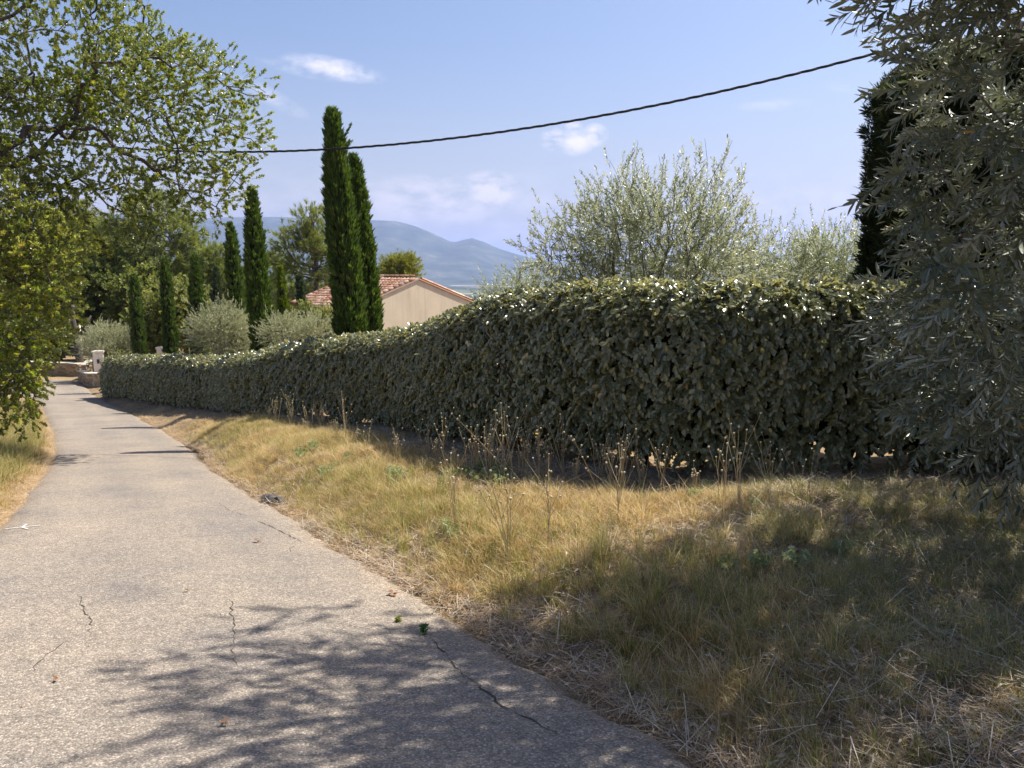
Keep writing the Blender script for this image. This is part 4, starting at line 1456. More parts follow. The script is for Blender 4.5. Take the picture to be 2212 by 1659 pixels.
    for k in range(6):
        r = random.Random(900 + k)
        lv, lf = leaf_geo(r.uniform(.056, .072), [(t, w_ * r.uniform(.9, 1.12)) for t, w_ in OVAL], r.uniform(.05, .25), r.uniform(.1, .4))
        me = bpy.data.meshes.new('leaf'); me.from_pydata([tuple(q) for q in lv], [], lf); me.materials.append(M['hedge'])
        a2 = me.attributes.new('v', 'FLOAT', 'POINT'); a2.data.foreach_set('value', np.full(len(lv), r.random(), np.float32))
        lm.append(me)
    cnt = 280
    i = rng.integers(int(np.argmin(np.abs(X - 3.3) + (Y > 9) * 50)), int(np.argmin(np.abs(X + .5) + (Y > 12) * 50)), cnt)
    q = rng.uniform(.25, 1.15, cnt)
    pt, nr = surf(i, q, np.full(cnt, -.07))
    d = np.array([0, 0, -1.0]) + rng.normal(0, .35, (cnt, 3)) + nr * np.clip(nr[:, 2:3], 0, 1) * 1.4
    eu = frames(d, nr + rng.normal(0, .25, (cnt, 3)) + np.array([0, 0, .3]))
    for k in range(cnt):
        share('leaf', lm[k % 6], root, tuple(pt[k]), tuple(eu[k]), (rng.uniform(.85, 1.25),) * 3)
    return X, Y, Z0, hgt, nx, ny


HX = build_hedge()


# ------------------------------------------------------------------ cypresses
def cypress(px_top, row_top, px_base, row_base, D, wpx, label, src='cypress', seed=0, density=190, tips=(), sc=(.8, 1.3), sharp=1.0):
    rng = rsd(300 + seed)
    tp = at(px_top, row_top, D); bs = at(px_base, row_base, D)
    t_ = (row_base - row_top) / (row_base - row_top)
    # carry the visible axis down to the ground
    ax = (bs - tp) / max(tp[2] - bs[2], .1)
    g = gz(bs[0], D)
    zb = g
    basep = np.array([tp[0] + ax[0] * (tp[2] - zb), D, zb])
    Hh = tp[2] - zb; R0 = wpx * .93 / 2 / 1661 * D
    lean = (tp[0] - basep[0]) / Hh
    root = empty('cypress', tuple(basep), 0, label=label, cat='cypress tree', group='cypresses along the garden drive')
    def rad_(t):
        lowr = .80 + .20 * np.clip(t / .25, 0, 1)
        return R0 * lowr * np.clip(1 - np.clip((t - .35) / .65, 0, 1) ** (2.6 * sharp), 0, 1) ** .6
    mb = MB()
    mb.tube([(0, 0, -.2), (lean * Hh * .4, 0, Hh * .4), (lean * Hh * .92, 0, Hh * .92)], [R0 * .30, R0 * .2, .02], 7)
    mb.build('trunk', M['pinebark'], root, True)
    # added solid core that blocks light, coloured as the shade between sprays
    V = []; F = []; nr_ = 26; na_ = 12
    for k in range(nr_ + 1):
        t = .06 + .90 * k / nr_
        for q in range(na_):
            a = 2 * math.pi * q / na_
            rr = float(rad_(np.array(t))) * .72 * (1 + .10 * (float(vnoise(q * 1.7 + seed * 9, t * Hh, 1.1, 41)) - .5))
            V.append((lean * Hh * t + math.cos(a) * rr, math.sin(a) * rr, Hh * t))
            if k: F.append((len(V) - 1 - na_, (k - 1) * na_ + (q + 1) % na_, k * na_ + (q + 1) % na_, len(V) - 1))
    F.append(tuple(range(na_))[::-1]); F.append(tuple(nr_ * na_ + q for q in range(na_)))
    mesh_from('shade_core', V, F, M['core'], root, True)
    area = Hh * 2 * math.pi * R0 * .8
    n = int(area * density * 22 / max(D, 18))
    t = rng.random(n) ** .95; a = rng.uniform(0, 2 * math.pi, n)
    lobes = vnoise(a * 2.2 + seed * 7, t * Hh * .45, 1.0, 42) * .6 + vnoise(a * 5 + seed, t * Hh * 1.3, 1.0, 43) * .4
    rr = rad_(.03 + t * .97) * (.66 + .62 * lobes) * rng.uniform(.82, 1.04, n)
    x = lean * Hh * t + np.cos(a) * rr; y = np.sin(a) * rr; z = Hh * (.03 + t * .95)
    out = np.stack([np.cos(a), np.sin(a), 0 * a], -1)
    d = out * rng.uniform(.10, .55, (n, 1)) + np.array([0, 0, 1.0]) + rng.normal(0, .13, (n, 3))
    s = rng.uniform(sc[0], sc[1], n)
    P = np.stack([x, y, z - .12], -1)
    # leader shoots and stray sprays
    m = 40
    Pt = np.stack([lean * Hh + rng.normal(0, R0 * .12, m), rng.normal(0, R0 * .12, m), Hh - .42 + rng.normal(0, .08, m)], -1)
    P = np.vstack([P, Pt]); d = np.vstack([d, np.array([0, 0, 1.0]) + rng.normal(0, .15, (m, 3))]); s = np.concatenate([s, rng.uniform(.8, 1.3, m)])
    for (tt, side, ln) in tips:
        for q in range(16):
            f = rng.random() * ln
            pp = np.array([lean * Hh * tt + side * (R0 * .7 + f * .55), rng.normal(0, .03), Hh * tt + f * .9])
            P = np.vstack([P, pp[None]]); d = np.vstack([d, [[side * .7 + rng.normal(0, .3), rng.normal(0, .2), .8]]]); s = np.append(s, rng.uniform(.35, .6))
    stray = 70
    tt = rng.random(stray) * .9; aa = rng.uniform(0, 6.28, stray); r2 = rad_(tt) * 1.02
    P = np.vstack([P, np.stack([lean * Hh * tt + np.cos(aa) * r2, np.sin(aa) * r2, Hh * tt], -1)])
    d = np.vstack([d, np.stack([np.cos(aa) * .6, np.sin(aa) * .6, np.ones(stray)], -1)]); s = np.concatenate([s, rng.uniform(.9, 1.4, stray)])
    scatter('crown', P, frames(d, rng.normal(0, 1, P.shape)), s, SRC[src], root, rng=rng)
    return root


cypress(716, 226, 757, 710, 19.0, 56, 'tallest cypress, dark green column with stray shoots near its top, left of the close pair', seed=1, tips=((.90, 1, .34), (.86, 1, .22)), density=260)
cypress(763, 326, 802, 702, 20.6, 38, 'second cypress of the close pair, half hidden behind the tallest one', seed=2, density=240)
cypress(541, 398, 569, 748, 26.0, 45, 'dark cypress with a split side column, its top under the oak branch tips', seed=3)
cypress(496, 476, 511, 668, 32.0, 35, 'cypress rising directly behind the round silver olive bush', seed=4)
cypress(419, 545, 430, 718, 36.0, 31, 'cypress standing left of the round silver olive bush', seed=5)
cypress(354, 555, 370, 765, 38.0, 26, 'slim cypress beside the pale pillar that shows between two cypresses', seed=6)
cypress(288, 588, 303, 765, 41.0, 25, 'slim cypress next to the grey green bush by the end of the hedge', seed=7)
cypress(466, 572, 468, 675, 46.0, 21, 'small bluish cypress in the gap between two taller ones', 'cypressblue', 8)
cypress(605, 570, 613, 700, 37.0, 23, 'bright yellow green young cypress left of the house', 'cypressgold', 9, sharp=.8)
cypress(646, 588, 655, 712, 36.0, 17, 'thin dark bluish cypress against the tiled house roof', 'cypressblue', 10)


# ------------------------------------------------------------------ clipped cypress wall at the right
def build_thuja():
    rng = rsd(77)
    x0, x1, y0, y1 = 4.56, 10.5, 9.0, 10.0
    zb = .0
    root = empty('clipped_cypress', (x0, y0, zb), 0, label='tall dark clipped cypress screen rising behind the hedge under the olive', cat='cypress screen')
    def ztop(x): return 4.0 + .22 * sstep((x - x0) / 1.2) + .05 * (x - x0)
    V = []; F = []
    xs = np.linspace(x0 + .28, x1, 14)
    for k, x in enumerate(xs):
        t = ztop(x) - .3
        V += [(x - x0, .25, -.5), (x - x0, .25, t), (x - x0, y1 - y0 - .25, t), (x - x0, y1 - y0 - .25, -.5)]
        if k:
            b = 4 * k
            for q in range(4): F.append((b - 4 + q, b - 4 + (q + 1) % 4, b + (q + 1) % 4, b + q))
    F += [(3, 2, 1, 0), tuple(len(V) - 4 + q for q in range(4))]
    mesh_from('shade_core', V, F, M['core'], root)  # added dark filler that keeps light from passing through the screen
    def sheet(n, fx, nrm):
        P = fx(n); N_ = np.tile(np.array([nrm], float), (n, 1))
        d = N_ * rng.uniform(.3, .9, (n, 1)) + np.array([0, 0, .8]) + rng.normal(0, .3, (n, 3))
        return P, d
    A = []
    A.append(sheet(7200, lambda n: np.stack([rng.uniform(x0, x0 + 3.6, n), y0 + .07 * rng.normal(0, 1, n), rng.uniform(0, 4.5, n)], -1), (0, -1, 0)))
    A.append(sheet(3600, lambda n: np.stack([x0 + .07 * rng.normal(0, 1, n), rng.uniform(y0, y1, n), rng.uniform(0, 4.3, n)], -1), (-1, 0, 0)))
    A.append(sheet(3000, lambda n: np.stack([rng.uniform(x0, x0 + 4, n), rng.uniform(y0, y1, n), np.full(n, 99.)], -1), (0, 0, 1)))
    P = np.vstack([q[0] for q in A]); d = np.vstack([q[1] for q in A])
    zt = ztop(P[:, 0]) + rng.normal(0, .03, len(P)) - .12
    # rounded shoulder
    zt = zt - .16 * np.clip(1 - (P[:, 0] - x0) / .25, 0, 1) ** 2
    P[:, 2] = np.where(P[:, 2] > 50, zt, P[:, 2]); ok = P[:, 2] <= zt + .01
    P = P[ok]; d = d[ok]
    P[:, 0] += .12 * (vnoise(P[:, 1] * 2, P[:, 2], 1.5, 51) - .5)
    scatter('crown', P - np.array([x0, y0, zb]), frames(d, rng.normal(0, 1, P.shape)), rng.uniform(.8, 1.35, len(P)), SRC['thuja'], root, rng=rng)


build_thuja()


# ------------------------------------------------------------------ the near olive at the right edge
def olive_keep(P):
    px, py = proj(P)
    lim = np.interp(py, [-400, -60, 0, 60, 110, 150, 190, 240, 300, 420, 560, 640, 720, 800, 860, 950, 1020, 1080, 1130, 1300],
                    [1500, 1640, 1725, 1735, 1790, 1880, 1900, 1850, 1880, 1900, 1890, 1835, 1850, 1860, 1905, 1930, 1960, 2060, 2160, 2400])
    lim = lim + 50 + 60 * (vnoise(P[:, 2] * 3, P[:, 1] * 2, 1.3, 61) - .5)
    return (px > lim) | (py < -60)


r_ = rsd(5)
OB = [(4.2, 5.3, 1.6, 2.0, 1.6, 1.5), (4.0, 5.2, 3.1, 2.2, 1.7, 1.6), (3.5, 4.8, 4.5, 2.3, 1.9, 1.2), (2.7, 5.0, 3.9, 1.1, 1.2, .8), (3.2, 4.6, 1.5, 1.0, 1.0, 1.2),
      (3.3, 5.0, .7, .9, .9, .7), (2.9, 3.6, 5.0, 1.3, 1.5, .8), (3.9, 2.6, 4.4, 1.4, 1.5, 1.0), (4.9, 6.9, 2.7, 1.6, 1.0, 1.6, 1.1), (6.2, 7.3, 2.8, 1.4, 1.0, 1.7, .8), (5.0, 7.0, 1.2, 1.2, .8, .9, .8), (3.0, 4.6, .45, .7, .7, .55, 1.2), (3.3, 4.7, 5.2, 1.2, 1.2, .8, .9), (3.9, 3.9, 3.2, 1.1, .9, 1.0), (3.0, 6.1, 5.9, 1.5, 1.4, .6), (2.6, 5.0, 3.9, .9, 1.0, .6, 1.6)]
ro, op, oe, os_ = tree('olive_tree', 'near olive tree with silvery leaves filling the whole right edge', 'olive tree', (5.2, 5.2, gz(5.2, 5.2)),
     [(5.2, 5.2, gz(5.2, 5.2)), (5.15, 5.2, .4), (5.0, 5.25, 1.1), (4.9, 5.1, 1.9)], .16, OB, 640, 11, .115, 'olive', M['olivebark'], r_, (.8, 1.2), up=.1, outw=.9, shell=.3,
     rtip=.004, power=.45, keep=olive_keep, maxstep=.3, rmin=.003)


def hero_leaves(root, base, pts, eul, scl, n, geo, matl, rng):
    """the leaves that show largest, one object each"""
    px, py = proj(pts)
    vis = np.where((px > 0) & (px < 2212) & (py > 0) & (py < 1659))[0]
    dd = np.linalg.norm(pts[vis] - np.array([0, 0, EYE]), axis=1)
    vis = vis[np.argsort(dd)][:n]
    ms = []
    for k in range(5):
        r = random.Random(700 + k)
        lv, lf = geo(r)
        me = bpy.data.meshes.new('leaf'); me.from_pydata([tuple(q) for q in lv], [], lf); me.materials.append(matl)
        a2 = me.attributes.new('v', 'FLOAT', 'POINT'); a2.data.foreach_set('value', np.full(len(lv), r.random(), np.float32))
        ms.append(me)
    for k, i in enumerate(vis):
        e = eul[i]
        Rm = Matrix.Rotation(e[2], 3, 'Z') @ Matrix.Rotation(e[1], 3, 'Y') @ Matrix.Rotation(e[0], 3, 'X')
        p = Vector(pts[i] - base) + Rm @ Vector((0, 0, .34 * scl[i] * rng.uniform(.5, 1.0)))
        rot = Rm.to_euler()
        share('leaf', ms[k % 5], root, tuple(p), (rot.x + rng.normal(0, .4), rot.y + rng.normal(0, .4), rot.z + rng.normal(0, .5)), (rng.uniform(.9, 1.25),) * 3)


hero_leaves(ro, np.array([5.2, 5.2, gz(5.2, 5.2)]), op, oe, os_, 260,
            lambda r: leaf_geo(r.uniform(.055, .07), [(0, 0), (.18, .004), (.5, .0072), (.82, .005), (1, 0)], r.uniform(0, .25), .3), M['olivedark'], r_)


# ------------------------------------------------------------------ olives beyond the hedge
def up_shoots(name, label, D, shoots, fill, seed, src='olive2', bark='olivebark', cat='olive tree', dens=1.0, group=None, basez=None, sig=.2, twig=(.55, .95)):
    """olive with long upright shoots: shoots = (image x, tip row); fill = crown ellipsoids"""
    rng = rsd(seed)
    cx = np.mean([s[0] for s in shoots]); b = at(cx, 700, D)
    g = gz(b[0], D)
    base = np.array([b[0], D, g])
    root, pts, eu, sc_ = tree(name, label, cat, base, [base, base + [0.05, 0, .5], base + [0, .05, 1.0], base + [0, 0, 1.35]], .10, fill, int(140 * dens), 16, sig, src, M[bark], rng, twig, up=.45, outw=.7,
                              shell=.2, rtip=.005, maxstep=.35, rmin=.003, group=group)
    P = []; Dd = []
    mb = MB()
    for (px, row) in shoots:
        Dj = D + rng.normal(0, .45)
        tip = at(px, row, Dj); rt = np.array([base[0] + (tip[0] - base[0]) * .55 + rng.normal(0, .1), Dj, g + 1.9 + rng.normal(0, .2)])
        rt[2] = min(rt[2], tip[2] - .6)
        L_ = np.linalg.norm(tip - rt); nseg = 8
        pl = [rt + (tip - rt) * (k / nseg) + np.array([rng.normal(0, .012), rng.normal(0, .012), 0]) * k for k in range(nseg + 1)]
        mb.tube([p - base for p in pl], [.012 * (1 - k / nseg) + .002 for k in range(nseg + 1)], 4, False)
        m = int(L_ / .065)
        for k in range(m):
            t = 1 - .80 * ((k + .5) / m)
            p = rt + (tip - rt) * t
            spread = .05 + .30 * (1 - t)
            az = rng.uniform(0, 6.28)
            o = np.array([math.cos(az), math.sin(az), 0]) * spread * rng.random() ** .6
            P.append(p + o - np.array([0, 0, .22])); Dd.append(np.array([o[0] * 2.4, o[1] * 2.4, 1.0]) + rng.normal(0, .14, 3))
    mb.build('shoots', M[bark], root, True)
    P = np.array(P); Dd = np.array(Dd)
    scatter('crown', P - base, frames(Dd, rng.normal(0, 1, P.shape)), rng.uniform(.5, .9, len(P)), SRC[src], root, rng=rng)
    return root


def ell(px, py, D, rx, ry, rz, w=1):
    p = at(px, py, D); return (p[0], D, p[2], rx, ry, rz, w)


up_shoots('olive_tree', 'broad olive with tall upright shoots standing above the middle of the hedge', 11.6,
          [(1190, 470), (1218, 432), (1250, 428), (1268, 380), (1305, 400), (1335, 345), (1358, 305), (1372, 330), (1400, 380), (1432, 338), (1462, 372), (1490, 400), (1515, 300), (1545, 335),
           (1572, 302), (1600, 350), (1612, 410), (1638, 455), (1165, 530), (1420, 420), (1545, 400), (1385, 345), (1180, 500)],
          [ell(1400, 500, 11.6, 1.45, 1.0, .80), ell(1400, 540, 11.6, 1.35, 1.0, .72), ell(1270, 560, 11.6, .9, .9, .62), ell(1520, 560, 11.9, 1.0, .9, .6), ell(1400, 450, 11.7, 1.0, .7, .35, .5), ell(1390, 640, 11.7, 1.5, 1.0, .5)], 41, dens=1.15)
up_shoots('olive_tree', 'lower olive right of the broad one, against the dark clipped cypress screen', 14.2,
          [(1650, 520), (1690, 500), (1730, 505), (1758, 470), (1790, 500), (1835, 480), (1855, 460), (1705, 485), (1620, 520)],
          [ell(1700, 580, 14.2, 1.4, 1.0, .45), ell(1820, 570, 14.2, 1.0, 1.0, .45), ell(1610, 575, 13.8, .8, .9, .45), ell(1740, 630, 14, 1.8, 1.0, .4)], 42, dens=1.1)
up_shoots('olive_tree', 'small olive whose shoot tips peep over the hedge beside the house gable', 14.0,
          [(1068, 602), (1085, 592), (1100, 590), (1118, 575), (1130, 560), (1150, 545), (1165, 560), (1045, 612)],
          [ell(1120, 655, 14, .5, .5, .2), ell(1160, 625, 14, .4, .5, .2)], 43, dens=.12)


def bush(name, label, cat, px, py, D, rx, rz, src, seed, scale, n=90, per=14, sig=.22, up=.6, bark='olivebark', shell=.5, group=None):
    rng = rsd(seed)
    c = at(px, py, D); g = gz(c[0], D); base = np.array([c[0], D, g])
    cz = max(c[2], g + rz * .8)
    return tree(name, label, cat, base, [base, base + [0, 0, max(.25, (cz - rz - g))], (c[0], D, cz - rz * .3)], .07, [(c[0], D, cz, rx, rx, rz)], n, per, sig, src, M[bark], rng, scale,
                up=up, outw=.8, shell=shell, rtip=.006, maxstep=.4, group=group)


bush('olive_bush', 'round silvery olive bush beyond the far hedge among the cypresses', 'olive bush', 485, 722, 31.0, 1.20, 1.02, 'olive3', 51, (.8, 1.2), 150, 18, .2)
bush('olive_bush', 'low pale olive showing over the hedge left of the golden cypress foot', 'olive bush', 612, 722, 25.0, .62, .5, 'olive3', 52, (.7, 1.0), 50, 14, .15)
bush('olive_bush', 'low pale olive below the tiled eaves of the house', 'olive bush', 680, 722, 24.5, .55, .40, 'olive3', 53, (.7, 1.0), 45, 14, .14)
bush('shrub', 'dark green shrub against the house wall', 'shrub', 668, 688, 31.5, .55, .42, 'wood', 54, (.8, 1.2), 40, 16, .15, bark='oakbark')
bush('shrub', 'dull green shrub in front of the house left of the tallest cypress', 'shrub', 712, 695, 31.0, .60, .42, 'woodlight', 55, (.7, 1.0), 40, 14, .15, bark='oakbark')
bush('grey_bush', 'feathery grey green bush behind the stone walls and first pillar', 'bush', 232, 748, 46.5, 1.45, 1.05, 'olive3', 56, (1.0, 1.6), 130, 16, .25, up=1.2)
bush('dome_shrub', 'small bright yellow green dome shrub next to the first pillar', 'shrub', 252, 768, 46.6, .75, .42, 'woodlight', 57, (.6, .9), 70, 18, .12, bark='oakbark', shell=.8)


# ------------------------------------------------------------------ pines
def pine(label, px, D, top, bot, wpx, blobs_px, seed, src, tilt=0, nclu=170, per=11, scl=(1.5, 2.6), sig=.34, group='pines beyond the house'):
    rng = rsd(seed)
    c = at(px, bot, D); g = gz(c[0], D); base = np.array([c[0], D, g])
    blobs = []
    for (bx, by, rw, rh, *w_) in blobs_px:
        p = at(bx, by, D); k = D / 1661
        blobs.append((p[0], D, p[2], rw * k, rw * k * .9, rh * k, w_[0] if w_ else 1))
    tp = at(px + tilt, (top + bot) / 2, D)
    hh = c[2] - g
    tr = [base, base + (c - base) * .5, c, tp]
    return tree('pine_tree', label, 'pine tree', base, tr, .16, blobs, nclu, per, sig, src, M['pinebark'], rng, scl, up=.5, outw=.8, shell=.55, group=group, rtip=.022, power=.40, maxstep=.8, flat=.6, rmin=.01)


pine('open crowned grey green pine left of the tallest cypress', 683, 47, 450, 615, 140,
     [(670, 480, 30, 28), (640, 520, 40, 26), (690, 530, 36, 34), (615, 560, 36, 24), (700, 590, 40, 20), (650, 580, 40, 22), (725, 550, 30, 25), (640, 640, 60, 25, .6)], 61, 'pine', nclu=210, per=10)
pine('small umbrella shaped golden pine standing over the house roof', 866, 72, 545, 608, 80,
     [(865, 566, 30, 15), (885, 575, 18, 16), (838, 580, 20, 12), (862, 590, 34, 14, .7), (893, 600, 16, 10)], 62, 'pinegold', nclu=130, per=14, scl=(1.6, 2.6))
pine('shadowed pine between the dark cypresses', 470, 58, 530, 650, 80,
     [(460, 560, 34, 30), (480, 600, 36, 40), (440, 600, 30, 34), (520, 610, 20, 30)], 63, 'pine', nclu=120, per=11, scl=(1.8, 3))
pine('pine screen behind the golden young cypress', 575, 56, 560, 680, 80,
     [(580, 590, 40, 40), (560, 640, 40, 40), (610, 650, 40, 34), (640, 670, 36, 28)], 64, 'pine', nclu=170, per=12, scl=(1.8, 3))
pine('low pine behind the tiled roof left of the house', 700, 60, 620, 700, 80,
     [(700, 640, 46, 20), (660, 650, 40, 30), (620, 690, 50, 30), (740, 630, 30, 16)], 65, 'pine', nclu=110, per=12, scl=(1.8, 3))
pine('tall shaded pine behind the oak branches', 330, 62, 400, 600, 120,
     [(330, 455, 60, 36), (280, 490, 60, 40), (390, 500, 50, 40), (340, 550, 70, 50), (420, 540, 36, 40)], 66, 'pine', nclu=230, per=12, scl=(2, 3.2))
pine('pine with yellowish top seen through the oak', 165, 66, 430, 600, 120,
     [(150, 470, 50, 36), (190, 520, 50, 40), (120, 530, 40, 50)], 67, 'pinegold', nclu=170, per=12, scl=(2, 3.2))


# ------------------------------------------------------------------ woodland beyond the bend
def wood(label, px, top, bot, D, wpx, seed, src='wood', nclu=150, per=13, scl=(1.8, 3.0)):
    rng = rsd(seed)
    k = D / 1661
    c = at(px, bot, D); g = gz(c[0], D); base = np.array([c[0], D, g])
    H_ = (bot - top) * k; w_ = wpx * k / 2
    zt = at(px, top, D)[2]; zl = max(g + .6, zt - H_)
    mid = (zt + zl) / 2; hz = (zt - zl) / 2
    blobs = [(c[0] + rng.normal(0, w_ * .2), D, mid + hz * .2, w_ * .8, w_ * .8, hz * .8)]
    for q in range(6):
        a = rng.uniform(0, 6.28); z = rng.uniform(-.7, .62)
        blobs.append((c[0] + math.cos(a) * w_ * .6, D + math.sin(a) * w_ * .6, mid + z * hz, w_ * rng.uniform(.35, .5), w_ * .45, hz * rng.uniform(.22, .36)))
    tr = [base, base + [.1, 0, (mid - g) * .4], base + [-.1, 0, (mid - g) * .8]]
    return tree('oak_tree', label, 'oak tree', base, tr, .17, blobs, nclu, per, .38, src, M['oakbark'], rng, scl, up=.3, outw=.7, shell=.6, group='trees of the wood beyond the bend', rtip=.02, maxstep=.9, rmin=.012)


wood('shaded oak directly above the end of the lane', 130, 560, 800, 58, 150, 71, nclu=190)
wood('dark oak behind the feathery grey green bush', 225, 560, 790, 60, 170, 72, nclu=200)
wood('dark oak between the two slim cypresses', 330, 590, 780, 57, 120, 73, nclu=150)
wood('yellow green leafy tree right of the slim cypress and pillar', 335, 650, 770, 50, 80, 74, 'woodlight', 100, 14, (1.3, 2.2))
wood('yellow green leafy tree behind the cypress left of the olive bush', 400, 620, 760, 49, 100, 75, 'woodlight', 120, 14, (1.3, 2.2))
wood('tall dark oak left of the lane end', 50, 480, 800, 62, 190, 76, nclu=200)
wood('dark oak further back over the stone wall', 180, 470, 720, 72, 200, 77, nclu=200, scl=(2.2, 3.6))
wood('tall dark oak behind the slim cypresses', 300, 480, 720, 70, 190, 78, nclu=200, scl=(2.2, 3.6))
wood('dark oak behind the bluish cypress', 420, 560, 740, 66, 160, 79, nclu=160, scl=(2.2, 3.6))
wood('dark undergrowth oak behind the pines', 540, 640, 760, 62, 150, 80, nclu=130, scl=(2, 3.4))
wood('low dull green tree beside the house wall', 620, 660, 760, 50, 120, 81, 'woodlight', 110, 13, (1.4, 2.4))
wood('dark oak far left beyond the verge', -60, 500, 860, 48, 200, 82, nclu=160)
wood('low dark thicket oak over the stone wall end', 95, 700, 815, 55, 110, 83, nclu=120)

# a dark leaning trunk and a slim pale post by the wall
p = at(172, 790, 50.0); g = gz(p[0], p[1])
rt = empty('bare_tree', (p[0], p[1], g), 0, label='dark bare tree trunk rising behind the stone wall', cat='tree trunk')
mb = MB(); mb.tube([(0, 0, -.2), (.03, 0, 1.0), (-.05, 0, 2.2), (-.25, .1, 3.6), (-.3, .3, 4.6)], [.30, .24, .21, .17, .10], 9); mb.build('trunk', M['oakbark'], rt, True)
mb = MB(); mb.tube([(-.05, 0, 2.2), (.4, .1, 3.1), (.9, .2, 3.9)], [.12, .09, .05], 7); mb.build('limb', M['oakbark'], rt, True)
p = at(179, 790, 50.6); g = gz(p[0], p[1])
mb = MB(); mb.tube([(p[0], p[1], g - .2), (p[0], p[1], g + 3.3)], [.05, .05], 8)
tag(mb.build('post', M['white'], None, True), 'slim pale post beside the dark tree trunk', 'post')


# ------------------------------------------------------------------ oaks over the left of the lane
def oak_keep(P):
    px, py = proj(P)
    lim = np.interp(py, [-600, -100, 0, 40, 80, 105, 150, 185, 230, 270, 330, 380, 420, 450, 480, 520, 560, 600],
                    [300, 300, 330, 325, 380, 500, 548, 575, 575, 582, 566, 548, 545, 520, 470, 420, 395, 330])
    lim = lim - 34 * vnoise(P[:, 2] * 3, P[:, 1] * 1.5, 1.2, 62) + 18
    return (px < lim)


r_ = rsd(9)
gb = gz(-13.2, 16.0)
OA = [ell(110, 60, 17, 2.9, 2.4, 2.0), ell(30, -160, 17, 3.2, 3, 1.8, .8), ell(300, 150, 16.8, 1.8, 1.8, .95), ell(420, 210, 16.8, 1.5, 1.6, .95), ell(500, 220, 16.6, .85, 1.1, .75),
      ell(470, 320, 17, 1.1, 1.3, .9), ell(350, 330, 17, 1.5, 1.6, .85), ell(180, 300, 17, 2.0, 1.8, 1.3), ell(40, 320, 16.5, 1.6, 1.6, 1.5), ell(500, 400, 17.2, .5, .8, .5, 3.5),
      ell(430, 440, 17.2, .7, .9, .5, 2.6), ell(330, 470, 17.2, .9, .9, .5, 2.0), ell(240, 440, 17, .9, .9, .6, 1.6), ell(60, 450, 16.5, 1.5, 1.4, .9)]
tree('oak_tree', 'large oak with yellow green lobed leaves reaching over the lane and cable', 'oak tree', (-13.2, 16.0, gb),
     [(-13.2, 16.0, gb), (-13.1, 16.0, gb + 1.5), (-12.6, 16.2, gb + 3.2), (-11.6, 16.5, gb + 4.6)], .26, OA, 470, 20, .24, 'oak', M['oakbark'], r_, (.8, 1.25), up=.35, outw=.6, shell=.35,
     rtip=.007, power=.46, keep=oak_keep, maxstep=.45, wob=.09, rmin=.004)

r_ = rsd(10)
gb = gz(-11.8, 15.6)
def oak2_keep(P):
    px, py = proj(P)
    lim = np.interp(py, [300, 400, 460, 540, 580, 640, 680, 720, 760, 790, 830, 870, 920, 960], [120, 120, 165, 185, 180, 155, 172, 168, 128, 104, 92, 84, 80, 60])
    lim = lim - 28 * vnoise(P[:, 2] * 4, P[:, 1] * 2, 1.4, 63) + 8
    return (px < lim)
OB2 = [ell(20, 470, 15.2, 1.4, 1.3, .8, .8), ell(40, 540, 15.2, 1.5, 1.3, .8), ell(110, 600, 15, .9, 1.0, .7), ell(60, 680, 15, 1.2, 1.1, .8), ell(120, 700, 15, .5, .7, .35, 1.3), ell(20, 780, 14.6, 1.0, 1.0, .7, 1.3), ell(75, 790, 14.6, .5, .6, .35, 1.8), ell(10, 870, 14.4, .75, .8, .6, 1.6), ell(50, 850, 14.4, .4, .5, .4, 1.6)]
tree('oak_sapling', 'bushy young oak with yellow and brown tinted leaves at the left verge', 'oak tree', (-11.8, 15.6, gb),
     [(-11.8, 15.6, gb), (-11.7, 15.5, gb + .8), (-11.3, 15.3, gb + 1.7), (-10.9, 15.2, gb + 2.6)], .10, OB2, 270, 16, .17, 'oakbrown', M['oakbark'], r_, (.75, 1.15), up=.2, outw=.7, shell=.4,
     rtip=.006, keep=oak2_keep, maxstep=.35, wob=.08, rmin=.003)


# ------------------------------------------------------------------ overhead cable
def build_cable():
    pts_img = [(150, 310), (350, 322), (570, 328), (696, 323), (890, 309), (1089, 285), (1371, 237), (1620, 183), (1870, 120)]
    P = []
    for x, y in pts_img:
        a = (x - 1106) / 1661; D = 16.5 / (1 + .33 * a / math.cos(PITCH))
        P.append(at(x, y, D))
    P = np.array(P)
    cf = np.polyfit(P[:, 0], P[:, 2], 2)
    cl = np.polyfit(P[:, 0], P[:, 1], 1)
    xs = np.linspace(-19, 15, 900)
    c = np.stack([xs, np.polyval(cl, xs), np.polyval(cf, xs)], -1)
    root = empty('overhead_cable', (0, 0, 0), 0, label='black twisted overhead cable sagging across the sky from oak to olive', cat='cable')
    for s in range(3):
        ph = xs / .80 * 2 * math.pi + s * 2.094
        off = np.stack([0 * xs, np.cos(ph) * .0145, np.sin(ph) * .0145], -1)
        mb = MB(); mb.tube([tuple(q) for q in (c + off)[::2]], .0115 if s else .013, 6, False)
        mb.build('strand', M['cable'], root, True)


build_cable()


